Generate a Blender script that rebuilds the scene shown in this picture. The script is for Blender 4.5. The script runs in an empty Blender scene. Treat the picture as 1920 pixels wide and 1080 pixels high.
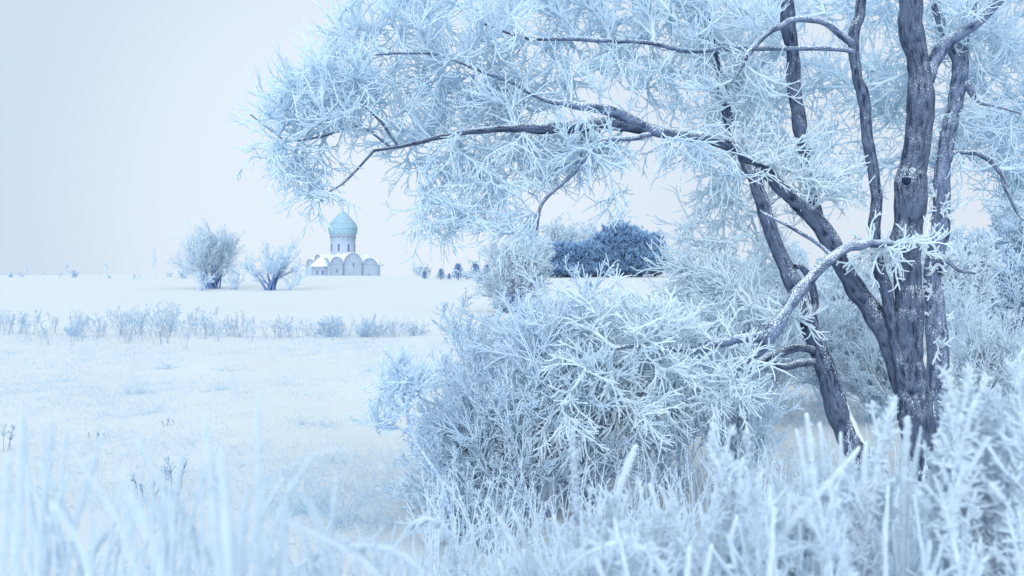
import bpy, math, numpy as np
from mathutils import Vector

SC = bpy.context.scene
COL = SC.collection
rng = np.random.default_rng(7)
F, CX, HY, CAMH = 2000.0, 960.0, 505.0, 1.8      # focal length in photo pixels, centre column, eye-level row, eye height

def at(px, py, d):
    """a point of the place seen at photo pixel (px,py) at distance d"""
    return np.array([(px-CX)/F*d, d, CAMH-(py-HY)/F*d])

# ---------------------------------------------------------------- ground height
_gx = np.array([-60, 0, 30, 45, 60, 75, 100, 130, 150, 207, 400, 1000, 4000.])
_gz = np.array([0, 0, -.02, 0.02, .12, .32, .66, .96, .95, .28, -1.9, -9, -44.])
def gz(x, y):
    x = np.asarray(x, float); y = np.asarray(y, float)
    # one flowing profile: field, frozen stream bed, rise with its crest
    yy = y + 1.8*np.sin(x*.021+1.) + .9*np.sin(x*.07)
    z = (np.interp(yy-3, _gx, _gz)+np.interp(yy, _gx, _gz)+np.interp(yy+3, _gx, _gz))/3
    near = np.clip((60-y)/40, 0, 1)
    z = z + near*(.045*np.sin(x*.43-.25*y)*np.sin(y*.31+2)+.03*np.sin(x*.9+.4*y)*np.sin(y*.55+1)+.02*np.sin(x*2.3+y*.7)+.012*np.sin(x*4.1-y*3.3))
    bank = np.clip((x-2.2)/3, 0, 1)*np.clip((y-13)/8, 0, 1)*np.clip((55-y)/15, 0, 1)
    z = z + .12*bank*np.sin(x*.5+.5)
    z = z - .10*np.exp(-((y-33-.8*np.sin(x*.3))/3.)**2)
    z = z + np.clip((y-45)/60, 0, 1)*np.clip((200-y)/60, 0, 1)*(.09*np.sin(x*.11+y*.05)+.06*np.sin(x*.27-y*.11))
    return z

# ---------------------------------------------------------------- materials
def nt(name):
    m = bpy.data.materials.new(name); m.use_nodes = True
    n = m.node_tree.nodes; l = m.node_tree.links
    b = n['Principled BSDF']; b.inputs['Specular IOR Level'].default_value = .15
    b.inputs['Roughness'].default_value = .85
    return m, n, l, b
def rgb(c): return (c[0], c[1], c[2], 1)

def frost_mat(name, frost, bark, under=.35, tipvar=.12, bump=.4, scale=60., glow=.52):
    """frost over bark: rime on the top and the windward side, bark showing beneath; attribute 'rime' 0..1"""
    m, n, l, b = nt(name)
    g = n.new('ShaderNodeNewGeometry'); sep = n.new('ShaderNodeSeparateXYZ'); l.new(g.outputs['Normal'], sep.inputs[0])
    tc = n.new('ShaderNodeTexCoord')
    no = n.new('ShaderNodeTexNoise'); no.inputs['Scale'].default_value = scale; no.inputs['Detail'].default_value = 4
    l.new(tc.outputs['Object'], no.inputs['Vector'])
    at_ = n.new('ShaderNodeAttribute'); at_.attribute_name = 'rime'
    # m = rime*1.6 + nz*under + (noise-.5)*.9
    a = n.new('ShaderNodeMath'); a.operation = 'MULTIPLY_ADD'; a.inputs[1].default_value = under
    l.new(sep.outputs[2], a.inputs[0])
    r = n.new('ShaderNodeMath'); r.operation = 'MULTIPLY_ADD'; r.inputs[1].default_value = 1.5; r.inputs[2].default_value = -.45
    l.new(at_.outputs['Fac'], r.inputs[0]); l.new(r.outputs[0], a.inputs[2])
    c = n.new('ShaderNodeMath'); c.operation = 'MULTIPLY_ADD'; c.inputs[1].default_value = 1.0
    l.new(no.outputs['Fac'], c.inputs[0]); l.new(a.outputs[0], c.inputs[2])
    mr = n.new('ShaderNodeMapRange'); mr.inputs[1].default_value = .45; mr.inputs[2].default_value = .75
    l.new(c.outputs[0], mr.inputs[0])
    no2 = n.new('ShaderNodeTexNoise'); no2.inputs['Scale'].default_value = 2.2; l.new(tc.outputs['Object'], no2.inputs['Vector'])
    hs = n.new('ShaderNodeMixRGB'); hs.inputs[1].default_value = rgb(frost); hs.inputs[2].default_value = rgb([v*(1-tipvar*k) for v, k in zip(frost, (2.6, 1.3, .4))])
    l.new(no2.outputs['Fac'], hs.inputs[0])
    mx = n.new('ShaderNodeMixRGB'); mx.inputs[1].default_value = rgb(bark); l.new(hs.outputs[0], mx.inputs[2]); l.new(mr.outputs[0], mx.inputs[0])
    l.new(mx.outputs[0], b.inputs['Base Color'])
    if glow:      # rime crystals let part of the light through
        tr = n.new('ShaderNodeBsdfTranslucent'); l.new(mx.outputs[0], tr.inputs[0]); ms = n.new('ShaderNodeMixShader'); ms.inputs[0].default_value = glow
        l.new(b.outputs[0], ms.inputs[1]); l.new(tr.outputs[0], ms.inputs[2]); l.new(ms.outputs[0], n['Material Output'].inputs['Surface'])
    if bump:
        bp = n.new('ShaderNodeBump'); bp.inputs['Strength'].default_value = bump; bp.inputs['Distance'].default_value = .006
        l.new(no.outputs['Fac'], bp.inputs['Height']); l.new(bp.outputs[0], b.inputs['Normal'])
    return m

def bark_mat(name, dark, light, frost, amount=.5, topfrost=.9):
    m, n, l, b = nt(name)
    uv = n.new('ShaderNodeUVMap'); uv.uv_map = 'UVMap'
    mp = n.new('ShaderNodeMapping'); mp.inputs['Scale'].default_value = (62, 9, 1); l.new(uv.outputs[0], mp.inputs[0])
    no = n.new('ShaderNodeTexNoise'); no.inputs['Scale'].default_value = 1.6; no.inputs['Detail'].default_value = 6; no.inputs['Roughness'].default_value = .65
    l.new(mp.outputs[0], no.inputs['Vector'])
    rd = n.new('ShaderNodeAttribute'); rd.attribute_name = 'ridge'
    ad = n.new('ShaderNodeMath'); ad.operation = 'MULTIPLY_ADD'; ad.inputs[1].default_value = .6
    l.new(rd.outputs['Fac'], ad.inputs[0]); l.new(no.outputs['Fac'], ad.inputs[2])
    mr = n.new('ShaderNodeMapRange'); mr.inputs[1].default_value = .50; mr.inputs[2].default_value = .88; l.new(ad.outputs[0], mr.inputs[0])
    mx = n.new('ShaderNodeMixRGB'); mx.inputs[1].default_value = rgb(dark); mx.inputs[2].default_value = rgb(light); l.new(mr.outputs[0], mx.inputs[0])
    # frost flecks, elongated along the grain, plus rime on upward faces
    mp2 = n.new('ShaderNodeMapping'); mp2.inputs['Scale'].default_value = (170, 62, 1); l.new(uv.outputs[0], mp2.inputs[0])
    n2 = n.new('ShaderNodeTexNoise'); n2.inputs['Scale'].default_value = 1.; n2.inputs['Detail'].default_value = 3; n2.inputs['Roughness'].default_value = .7
    l.new(mp2.outputs[0], n2.inputs['Vector'])
    tc = n.new('ShaderNodeTexCoord')
    n3 = n.new('ShaderNodeTexNoise'); n3.inputs['Scale'].default_value = 3.; n3.inputs['Detail'].default_value = 3; l.new(tc.outputs['Object'], n3.inputs['Vector'])
    g = n.new('ShaderNodeNewGeometry'); sep = n.new('ShaderNodeSeparateXYZ'); l.new(g.outputs['Normal'], sep.inputs[0])
    t = n.new('ShaderNodeMath'); t.operation = 'MULTIPLY_ADD'; t.inputs[1].default_value = topfrost*.42; l.new(sep.outputs[2], t.inputs[0]); l.new(n2.outputs['Fac'], t.inputs[2])
    t2 = n.new('ShaderNodeMath'); t2.operation = 'MULTIPLY_ADD'; t2.inputs[1].default_value = .22; l.new(n3.outputs['Fac'], t2.inputs[0]); l.new(t.outputs[0], t2.inputs[2])
    t3 = n.new('ShaderNodeMath'); t3.operation = 'MULTIPLY_ADD'; t3.inputs[1].default_value = .12; l.new(rd.outputs['Fac'], t3.inputs[0]); l.new(t2.outputs[0], t3.inputs[2])
    fr = n.new('ShaderNodeMapRange'); fr.inputs[1].default_value = .93-.30*amount; fr.inputs[2].default_value = 1.04-.30*amount; l.new(t3.outputs[0], fr.inputs[0])
    m2 = n.new('ShaderNodeMixRGB'); m2.inputs[2].default_value = rgb(frost); l.new(mx.outputs[0], m2.inputs[1]); l.new(fr.outputs[0], m2.inputs[0])
    l.new(m2.outputs[0], b.inputs['Base Color'])
    bp = n.new('ShaderNodeBump'); bp.inputs['Strength'].default_value = .7; bp.inputs['Distance'].default_value = .012
    l.new(ad.outputs[0], bp.inputs['Height']); l.new(bp.outputs[0], b.inputs['Normal'])
    return m

def plain_mat(name, c1, c2, scale=3., bump=0., bscale=20., rough=.85):
    m, n, l, b = nt(name)
    tc = n.new('ShaderNodeTexCoord'); no = n.new('ShaderNodeTexNoise'); no.inputs['Scale'].default_value = scale; no.inputs['Detail'].default_value = 5
    l.new(tc.outputs['Object'], no.inputs['Vector'])
    mr = n.new('ShaderNodeMapRange'); mr.inputs[1].default_value = .3; mr.inputs[2].default_value = .7; l.new(no.outputs['Fac'], mr.inputs[0])
    mx = n.new('ShaderNodeMixRGB'); mx.inputs[1].default_value = rgb(c1); mx.inputs[2].default_value = rgb(c2)
    l.new(mr.outputs[0], mx.inputs[0]); l.new(mx.outputs[0], b.inputs['Base Color']); b.inputs['Roughness'].default_value = rough
    if bump:
        n2 = n.new('ShaderNodeTexNoise'); n2.inputs['Scale'].default_value = bscale; n2.inputs['Detail'].default_value = 6
        l.new(tc.outputs['Object'], n2.inputs['Vector'])
        bp = n.new('ShaderNodeBump'); bp.inputs['Strength'].default_value = bump; bp.inputs['Distance'].default_value = .05
        l.new(n2.outputs['Fac'], bp.inputs['Height']); l.new(bp.outputs[0], b.inputs['Normal'])
    return m

FROST = (.76, .875, .95)
BARKB = (.085, .15, .30)
M = dict(
    twig=frost_mat('rime_on_twigs', (.84, .935, 1.), (.24, .38, .62), .18, .05),
    twigw=frost_mat('thick_white_rime', (.86, .945, 1.), (.32, .46, .72), .15, .02),
    shrub=frost_mat('rime_on_shrub', (.82, .92, 1.), (.22, .35, .62), .2, .05),
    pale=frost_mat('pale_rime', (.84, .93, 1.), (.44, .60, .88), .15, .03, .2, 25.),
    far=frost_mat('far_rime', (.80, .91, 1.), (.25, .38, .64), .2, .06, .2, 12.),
    farhaze=frost_mat('hazed_far_rime', (.89, .95, 1.), (.48, .62, .84), .2, .08, 0, 12.),  # distance haze mixed into the rime and stem colours
    bark=bark_mat('furrowed_bark', (.009, .017, .046), (.088, .122, .200), FROST, .50, .5),
    bark2=bark_mat('frosted_bark', (.016, .029, .072), (.135, .188, .305), FROST, .60, .38),
    pine=frost_mat('pine_needles', (.45, .62, .80), (.08, .15, .29), .5, .15, 0, 5.),  # needle colours lightened to carry the distance haze
    weed=frost_mat('rime_on_weeds', (.82, .91, .985), (.36, .52, .80), .14, .02, .5, 90.),
    stalk=frost_mat('dark_stalk', (.85, .93, .98), (.12, .22, .42), .1, .08, .5, 130.),
    bluew=frost_mat('blue_rime_on_weeds', (.76, .85, .92), (.32, .46, .66), .12, .04, .4, 70.),
    dry=frost_mat('dry_stems', (.78, .88, .96), (.36, .48, .66), .2, .1, 0, 20.),
    snowcap=plain_mat('snow_cover', (.60, .66, .71), (.66, .71, .75), 4., .5, 25.),
    plaster=plain_mat('limewashed_wall', (.30, .38, .50), (.38, .46, .575), .8, .5, 3.),  # bluish wall tone has the distance haze painted in
    trim=plain_mat('shadowed_moulding', (.22, .28, .40), (.28, .34, .46), 2.),
    slate=plain_mat('roof_edge', (.16, .24, .38), (.24, .32, .48), 2.),
    dark=plain_mat('window_dark', (.09, .10, .24), (.13, .15, .32), 2.),
    wood=plain_mat('weathered_boards', (.10, .17, .30), (.20, .30, .44), 6.),
)
def dome_mat():
    m, n, l, b = nt('weathered_dome_sheet')
    tc = n.new('ShaderNodeTexCoord'); sp = n.new('ShaderNodeSeparateXYZ'); l.new(tc.outputs['Object'], sp.inputs[0])
    no = n.new('ShaderNodeTexNoise'); no.inputs['Scale'].default_value = 1.5; no.inputs['Detail'].default_value = 6; l.new(tc.outputs['Object'], no.inputs['Vector'])
    w = n.new('ShaderNodeTexWave'); w.bands_direction = 'Z'; w.inputs['Scale'].default_value = .55; w.inputs['Distortion'].default_value = .3; l.new(tc.outputs['Object'], w.inputs['Vector'])
    a = n.new('ShaderNodeMath'); a.operation = 'MULTIPLY_ADD'; a.inputs[1].default_value = .2; l.new(w.outputs['Fac'], a.inputs[0]); l.new(no.outputs['Fac'], a.inputs[2])
    r = n.new('ShaderNodeMapRange'); r.inputs[1].default_value = .35; r.inputs[2].default_value = .85; l.new(a.outputs[0], r.inputs[0])
    mx = n.new('ShaderNodeMixRGB'); mx.inputs[1].default_value = (.225, .365, .465, 1); mx.inputs[2].default_value = (.29, .44, .545, 1); l.new(r.outputs[0], mx.inputs[0])
    l.new(mx.outputs[0], b.inputs['Base Color']); b.inputs['Roughness'].default_value = .6
    return m
M['dome'] = dome_mat()

def snow_mat():
    m, n, l, b = nt('snow')
    tc = n.new('ShaderNodeTexCoord')
    n1 = n.new('ShaderNodeTexNoise'); n1.inputs['Scale'].default_value = .09; n1.inputs['Detail'].default_value = 3; l.new(tc.outputs['Object'], n1.inputs['Vector'])
    mx = n.new('ShaderNodeMixRGB'); mx.inputs[1].default_value = (.55, .595, .63, 1); mx.inputs[2].default_value = (.585, .62, .645, 1); l.new(n1.outputs['Fac'], mx.inputs[0])
    l.new(mx.outputs[0], b.inputs['Base Color']); b.inputs['Roughness'].default_value = .7
    n2 = n.new('ShaderNodeTexNoise'); n2.inputs['Scale'].default_value = 1.4; n2.inputs['Detail'].default_value = 8; n2.inputs['Roughness'].default_value = .55; l.new(tc.outputs['Object'], n2.inputs['Vector'])
    bp = n.new('ShaderNodeBump'); bp.inputs['Strength'].default_value = .5; bp.inputs['Distance'].default_value = .08
    l.new(n2.outputs['Fac'], bp.inputs['Height']); l.new(bp.outputs[0], b.inputs['Normal'])
    return m
M['snow'] = snow_mat()

# ---------------------------------------------------------------- scene graph helpers
def tag(o, label=None, cat=None, group=None, kind=None):
    if label: o['label'] = label
    if cat: o['category'] = cat
    if group: o['group'] = group
    if kind: o['kind'] = kind
    return o
def empty(name, loc, label, cat, group=None):
    o = bpy.data.objects.new(name, None); COL.objects.link(o); o.location = [float(v) for v in loc]
    o.empty_display_size = .1
    return tag(o, label, cat, group)

class Mesh:
    """collects vertices, quads and per-vertex rime / ridge values; build() links them as one mesh object"""
    def __init__(s): s.v = []; s.q = []; s.t = []; s.r = []; s.uv = []; s.rd = []; s.n = 0; s.cur = 0; s.mq = []; s.mt = []
    def add(s, v, q, rime=None, uv=None, ridge=None, tri=None):
        v = np.asarray(v, float).reshape(-1, 3); k = len(v)
        s.v.append(v)
        if q is not None and len(q): s.q.append(np.asarray(q, int).reshape(-1, 4)+s.n); s.mq.append(np.full(len(s.q[-1]), s.cur))
        if tri is not None and len(tri): s.t.append(np.asarray(tri, int).reshape(-1, 3)+s.n); s.mt.append(np.full(len(s.t[-1]), s.cur))
        s.r.append(np.broadcast_to(np.asarray(1. if rime is None else rime, float), (k,)).copy() if np.ndim(rime) == 0 else np.asarray(rime, float).reshape(-1))
        s.rd.append(np.zeros(k) if ridge is None else np.asarray(ridge, float).reshape(-1))
        s.uv.append(np.zeros((k, 2)) if uv is None else np.asarray(uv, float).reshape(-1, 2))
        s.n += k
    def tubes(s, P, R, k=4, rime=1., lump=0., blunt=True):
        """P (N,S,3) centre lines, R (N,S) radii, k sides"""
        P = np.asarray(P, float); R = np.asarray(R, float)
        if P.ndim == 2: P = P[None]; R = R[None]
        N, S, _ = P.shape
        if N == 0: return
        if lump: R = R*(1+lump*rng.standard_normal(R.shape).clip(-1.6, 1.6))
        if blunt:
            tip = P[:, -1]+(P[:, -1]-P[:, -2])*.12
            P = np.concatenate([P, tip[:, None]], 1); R = np.concatenate([R, R[:, -1:]*.25], 1); S += 1
        T = np.gradient(P, axis=1); T /= np.linalg.norm(T, axis=2, keepdims=True)+1e-9
        mt = np.abs(P[:, -1]-P[:, 0]); ax = np.argmin(mt, axis=1); ref = np.eye(3)[ax][:, None, :]
        U = np.cross(T, ref); U /= np.linalg.norm(U, axis=2, keepdims=True)+1e-9
        W = np.cross(T, U)
        th = np.arange(k)*2*math.pi/k
        ph = rng.random((N, 1, 1))*6.28
        c = np.cos(th+ph)[..., None]; sn = np.sin(th+ph)[..., None]
        V = P[:, :, None]+R[:, :, None, None]*(U[:, :, None]*c+W[:, :, None]*sn)
        idx = np.arange(N*S*k).reshape(N, S, k)
        a = idx[:, :-1]; b = idx[:, 1:]
        q = np.stack([a, np.roll(a, -1, 2), np.roll(b, -1, 2), b], -1).reshape(-1, 4)
        rm = np.asarray(rime, float)
        if rm.ndim == 1: rm = rm[:, None]
        if rm.ndim == 2 and rm.shape[1] == S-1 and blunt: rm = np.concatenate([rm, rm[:, -1:]], 1)
        rm = np.broadcast_to(rm, (N, S))
        s.add(V, q, np.repeat(rm[:, :, None], k, 2).reshape(-1))
    def build(s, name, mat, parent=None, smooth=True, origin=None):
        v = np.concatenate(s.v)
        if parent is not None: org = np.array(parent.matrix_world.translation) if parent.parent is None else None
        me = bpy.data.meshes.new(name)
        if origin is None:
            origin = np.zeros(3)
            p = parent
            while p is not None:
                origin += np.array(p.location); p = p.parent
            top = np.zeros(3)
        if parent is None and np.any(origin): pass
        v = v-origin
        q = np.concatenate(s.q) if s.q else np.zeros((0, 4), int); t = np.concatenate(s.t) if s.t else np.zeros((0, 3), int)
        me.vertices.add(len(v)); me.vertices.foreach_set('co', v.astype(np.float32).ravel())
        nl = len(q)*4+len(t)*3
        me.loops.add(nl); me.polygons.add(len(q)+len(t))
        li = np.concatenate([q.ravel(), t.ravel()]).astype(np.int32)
        me.loops.foreach_set('vertex_index', li)
        st = np.concatenate([np.arange(len(q))*4, len(q)*4+np.arange(len(t))*3]).astype(np.int32)
        me.polygons.foreach_set('loop_start', st)
        me.polygons.foreach_set('use_smooth', np.full(len(st), smooth))
        me.update(calc_edges=True)
        a = me.attributes.new('rime', 'FLOAT', 'POINT'); a.data.foreach_set('value', np.concatenate(s.r).astype(np.float32))
        rd = np.concatenate(s.rd)
        if rd.any():
            a = me.attributes.new('ridge', 'FLOAT', 'POINT'); a.data.foreach_set('value', rd.astype(np.float32))
        uv = np.concatenate(s.uv)
        if uv.any():
            ul = me.uv_layers.new(name='UVMap'); ul.data.foreach_set('uv', uv[li].astype(np.float32).ravel())
        for mm in (mat if isinstance(mat, (list, tuple)) else [mat]): me.materials.append(mm)
        if isinstance(mat, (list, tuple)): me.polygons.foreach_set('material_index', np.concatenate(s.mq+s.mt).astype(np.int32))
        o = bpy.data.objects.new(name, me); COL.objects.link(o)
        if parent is not None: o.parent = parent
        else: o.location = origin
        return o

def catmull(pts, step):
    """smooth resample of (n,4) control rows x,y,z,r"""
    p = np.asarray(pts, float); p = np.vstack([2*p[0]-p[1], p, 2*p[-1]-p[-2]])
    out = []
    for i in range(1, len(p)-2):
        L = np.linalg.norm(p[i+1, :3]-p[i, :3]); m = max(2, int(L/step))
        t = (np.arange(m)/m)[:, None]
        a, b, c, d = p[i-1], p[i], p[i+1], p[i+2]
        out.append(.5*((2*b)+(-a+c)*t+(2*a-5*b+4*c-d)*t*t+(-a+3*b-3*c+d)*t**3))
    out.append(p[-2][None])
    return np.vstack(out)

def vnoise(u, v, nu, seed):
    """value noise, periodic over nu cells in u"""
    g = np.random.default_rng(seed).random((nu, 2048))
    u = u % nu; iu = np.floor(u).astype(int); iv = np.floor(v).astype(int); fu = u-iu; fv = v-iv
    fu = fu*fu*(3-2*fu); fv = fv*fv*(3-2*fv)
    i1 = (iu+1) % nu; iu = iu % nu; iv %= 2047
    return (g[iu, iv]*(1-fu)+g[i1, iv]*fu)*(1-fv)+(g[iu, iv+1]*(1-fu)+g[i1, iv+1]*fu)*fv

def limb_mesh(path, k, seed, rough=.07):
    """woody limb with ridged furrowed bark; path (S,4)"""
    m = Mesh(); P = path[:, :3]; R = path[:, 3]; S = len(P)
    T = np.gradient(P, axis=0); T /= np.linalg.norm(T, axis=1, keepdims=True)
    U = np.zeros_like(P); u = np.cross(T[0], [0, 1, 0.01]); u /= np.linalg.norm(u)
    for i in range(S):
        u = u-T[i]*np.dot(u, T[i]); u /= np.linalg.norm(u); U[i] = u
    W = np.cross(T, U)
    s = np.concatenate([[0], np.cumsum(np.linalg.norm(np.diff(P, axis=0), axis=1))])
    th = np.arange(k)*2*math.pi/k
    TH, SS = np.meshgrid(th, s)
    rm = R.mean(); nu = max(6, int(2*math.pi*rm/.022))
    warp = (vnoise(TH/6.2832*6, SS*5, 6, seed)-.5)*1.6
    n1 = vnoise(TH/6.2832*nu+warp, SS*7, nu, seed+1); n2 = vnoise(TH/6.2832*2*nu+2*warp, SS*22, 2*nu, seed+2)
    n0 = vnoise(TH/6.2832*5, SS*2.6, 5, seed+3)
    rid = np.clip(1-np.abs(n1*2-1)*1.5, -.1, 1)*.42+n2*.62
    r = R[:, None]*(1+rough*(rid-.4)+.16*(n0-.5))
    V = P[:, None]+r[..., None]*(U[:, None]*np.cos(TH)[..., None]+W[:, None]*np.sin(TH)[..., None])
    # seam column repeated so that the grain closes cleanly
    V = np.concatenate([V, V[:, :1]], 1); rid = np.concatenate([rid, rid[:, :1]], 1)
    uv = np.stack([np.broadcast_to(np.arange(k+1)/k*2*math.pi*rm, (S, k+1)), np.broadcast_to(s[:, None], (S, k+1))], -1)
    idx = np.arange(S*(k+1)).reshape(S, k+1)
    a = idx[:-1, :-1]; q = np.stack([a, idx[:-1, 1:], idx[1:, 1:], idx[1:, :-1]], -1).reshape(-1, 4)
    m.add(V, q, 1., uv, np.clip(rid, 0.001, 1))
    return m

def unit(v): return v/(np.linalg.norm(v, axis=-1, keepdims=True)+1e-9)
def grow(P0, D0, L, R0, R1, S=6, wob=.18, up=0.):
    """curved shoots: starts (N,3), directions, lengths (N,)"""
    N = len(P0); P = np.zeros((N, S, 3)); P[:, 0] = P0; d = unit(D0)
    st = (np.asarray(L)/(S-1))[:, None]; upv = np.array([0, 0, 1.])
    bend = rng.standard_normal((N, 3))*wob*.5
    for i in range(1, S):
        d = unit(d+bend+rng.standard_normal((N, 3))*wob+upv*up); P[:, i] = P[:, i-1]+d*st
    t = np.linspace(0, 1, S)[None]
    R = np.broadcast_to(np.asarray(R0, float).reshape(-1, 1), (N, 1))*(1-t)+np.broadcast_to(np.asarray(R1, float).reshape(-1, 1), (N, 1))*t
    return P, R
def branch(P, n, t0, t1, ang, ratio, taper=.4, angvar=.25, flat=0.):
    """starts for n children on each of the paths P; returns P0, D0, L"""
    N, S, _ = P.shape
    t = (t0+(t1-t0)*rng.random((N, n)))*(S-1); i = np.minimum(t.astype(int), S-2); f = (t-i)[..., None]
    r = np.arange(N)[:, None]
    p0 = P[r, i]*(1-f)+P[r, i+1]*f; tg = unit(P[r, i+1]-P[r, i])
    L = np.linalg.norm(np.diff(P, axis=1), axis=2).sum(1)[:, None]
    rv = rng.standard_normal(tg.shape); rv = unit(rv-tg*(rv*tg).sum(-1, keepdims=True))
    a = ang+angvar*rng.standard_normal((N, n, 1))
    d = tg*np.cos(a)+rv*np.sin(a)
    ln = L*ratio*(1-taper*t/(S-1))*(.65+.6*rng.random((N, n)))
    return p0.reshape(-1, 3), d.reshape(-1, 3), ln.reshape(-1)

# ---------------------------------------------------------------- polygons in the photo used for measuring the crowns
def in_poly(x, y, poly):
    p = np.asarray(poly, float); q = np.roll(p, -1, 0); c = np.zeros(len(x), bool)
    for (x1, y1), (x2, y2) in zip(p, q):
        if y1 != y2: c ^= ((y1 > y) != (y2 > y)) & (x < (x2-x1)*(y-y1)/(y2-y1)+x1)
    return c
def targets(poly, n, d, dd, power=1):
    p = np.asarray(poly, float); lo = p.min(0); hi = p.max(0); out = []
    while len(out) < n:
        x, y = lo[:, None]+(hi-lo)[:, None]*rng.random((2, 4*n)); k = in_poly(x, y, poly)
        out += list(zip(x[k], y[k]))
    a = np.array(out[:n]); dep = d+dd*rng.standard_normal(n).clip(-1.8, 1.8)
    return np.stack([(a[:, 0]-CX)/F*d, dep, CAMH-(a[:, 1]-HY)/F*d], 1)

def crown(limbs, tg, twr=.0060, ntw=6, twl=(.18, .46), r_in=.0044, drop=0., side=4, spread=.62, inner_rime=.42, pen=.35, upb=.04, kk=4, wob=.19, M_=None, ci=0):
    """branches reaching from the limbs to every target, twigs fanning off them. returns (branch mesh, twig mesh)"""
    nodes = np.concatenate([l[::4, :3] for l in limbs]); nT = np.concatenate([unit(np.gradient(l[:, :3], axis=0))[::4] for l in limbs])
    cost = np.zeros(len(nodes)); own = np.full(len(nodes), -1)
    d0 = np.array([np.min(np.linalg.norm(nodes-a, axis=1)) for a in tg]); order = np.argsort(d0)
    cap = len(nodes)+4*len(tg); NB = np.zeros((cap, 3)); NT = np.zeros((cap, 3)); NC = np.zeros(cap); NO = np.full(cap, -1)
    n = len(nodes); NB[:n] = nodes; NT[:n] = nT
    segs = []; par = []
    for a in tg[order]:
        dv = a-NB[:n]; dist = np.linalg.norm(dv, axis=1)
        cosb = (dv*NT[:n]).sum(1)/(dist+1e-6)
        j = int(np.argmin(dist*(1.25-.35*np.clip(cosb, -1, 1))+pen*NC[:n]))
        p = NB[j]; L = dist[j]; t0 = NT[j] if NC[j] > 0 else unit(NT[j]*.5+unit(dv[j]))
        t1 = unit(dv[j]+rng.standard_normal(3)*L*.35)
        h = np.linspace(0, 1, 7)[:, None]
        c = (2*h**3-3*h*h+1)*p+(h**3-2*h*h+h)*t0*L*.9+(-2*h**3+3*h*h)*a+(h**3-h*h)*t1*L*.8
        c[1:-1] += rng.standard_normal((5, 3))*L*.025
        si = len(segs); segs.append(c); par.append(NO[j])
        tt = unit(np.gradient(c, axis=0))
        for q in (2, 4, 5, 6):
            NB[n] = c[q]; NT[n] = tt[q]; NC[n] = NC[j]+L*q/6; NO[n] = si; n += 1
    segs = np.array(segs); cnt = np.ones(len(segs))
    for i in range(len(segs)-1, -1, -1):
        if par[i] >= 0: cnt[par[i]] += cnt[i]
    r0 = np.minimum(r_in*cnt**.42+.003, .05); r1 = np.maximum(r0*.72, .005)
    R = r0[:, None]*(1-np.linspace(0, 1, 7))+r1[:, None]*np.linspace(0, 1, 7)
    bm = Mesh() if M_ is None else M_; bm.cur = ci; ri = np.clip(1.0-(r0-.008)*26, inner_rime, 1.)
    bm.tubes(segs, R+.0015, 6, ri[:, None]*np.ones(7), .10)
    tm = bm
    p0, dd, L = branch(segs, ntw, .0, 1., .55, 1., 0., .25)
    L = twl[0]+(twl[1]-twl[0])*rng.random(len(L))
    dd = unit(dd+rng.standard_normal(dd.shape)*.25+np.array([0, 0, upb-drop]))
    P, RR = grow(p0, dd, L, twr*1.2, twr*.62, 7, wob, upb-drop)
    tm.tubes(P, RR, kk+1, 1., .09)
    p1, d1, L1 = branch(P, side, .12, .9, spread, .50, .45, .15)
    P1, R1 = grow(p1, d1, L1, twr*.92, twr*.58, 5, wob, upb-drop)
    tm.tubes(P1, R1, kk, .98, .09)
    return bm, tm, segs

def limb(rows, d0=None, step=.02):
    """rows: (px, py, width_px, depth)"""
    a = []
    for px, py, w, d in rows: a.append([*at(px, py, d), w/2/F*d])
    P = catmull(a, step); n = len(P); s_ = np.concatenate([[0], np.cumsum(np.linalg.norm(np.diff(P[:, :3], axis=0), axis=1))])
    for wl, am in ((.55, .42), (.22, .22), (.09, .10)):     # crooks and bends of real wood
        kn_ = rng.standard_normal((int(s_[-1]/wl)+3, 3)); x = s_/wl; i = x.astype(int); f = (x-i)[:, None]; f = f*f*(3-2*f)
        P[:, :3] += (kn_[i]*(1-f)+kn_[i+1]*f)*np.minimum(P[:, 3:4], .03)*am
    kn_ = rng.standard_normal(int(s_[-1]/.16)+3); x = s_/.16; i = x.astype(int); f = x-i; f = f*f*(3-2*f)
    P[:, 3] *= 1+.07*(kn_[i]*(1-f)+kn_[i+1]*f).clip(-1.5, 2)
    return P

# ================================================================ GROUND
def ground():
    ys = np.concatenate([np.linspace(-4, 12, 150)[:-1], np.linspace(12, 60, 170)[:-1], np.linspace(60, 230, 150)[:-1], np.geomspace(230, 4000, 50)])
    u = np.linspace(-1, 1, 240); u = np.sign(u)*np.abs(u)**1.15
    X = u[None]*(14+ys.clip(0)[:, None]*1.3); Y = np.repeat(ys[:, None], len(u), 1)
    Z = gz(X, Y)
    idx = np.arange(X.size).reshape(X.shape); a = idx[:-1, :-1]
    q = np.stack([a, idx[:-1, 1:], idx[1:, 1:], idx[1:, :-1]], -1).reshape(-1, 4)
    m = Mesh(); m.add(np.stack([X, Y, Z], -1), q); return m
tag(ground().build('snow_ground', M['snow']), kind='structure')

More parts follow.
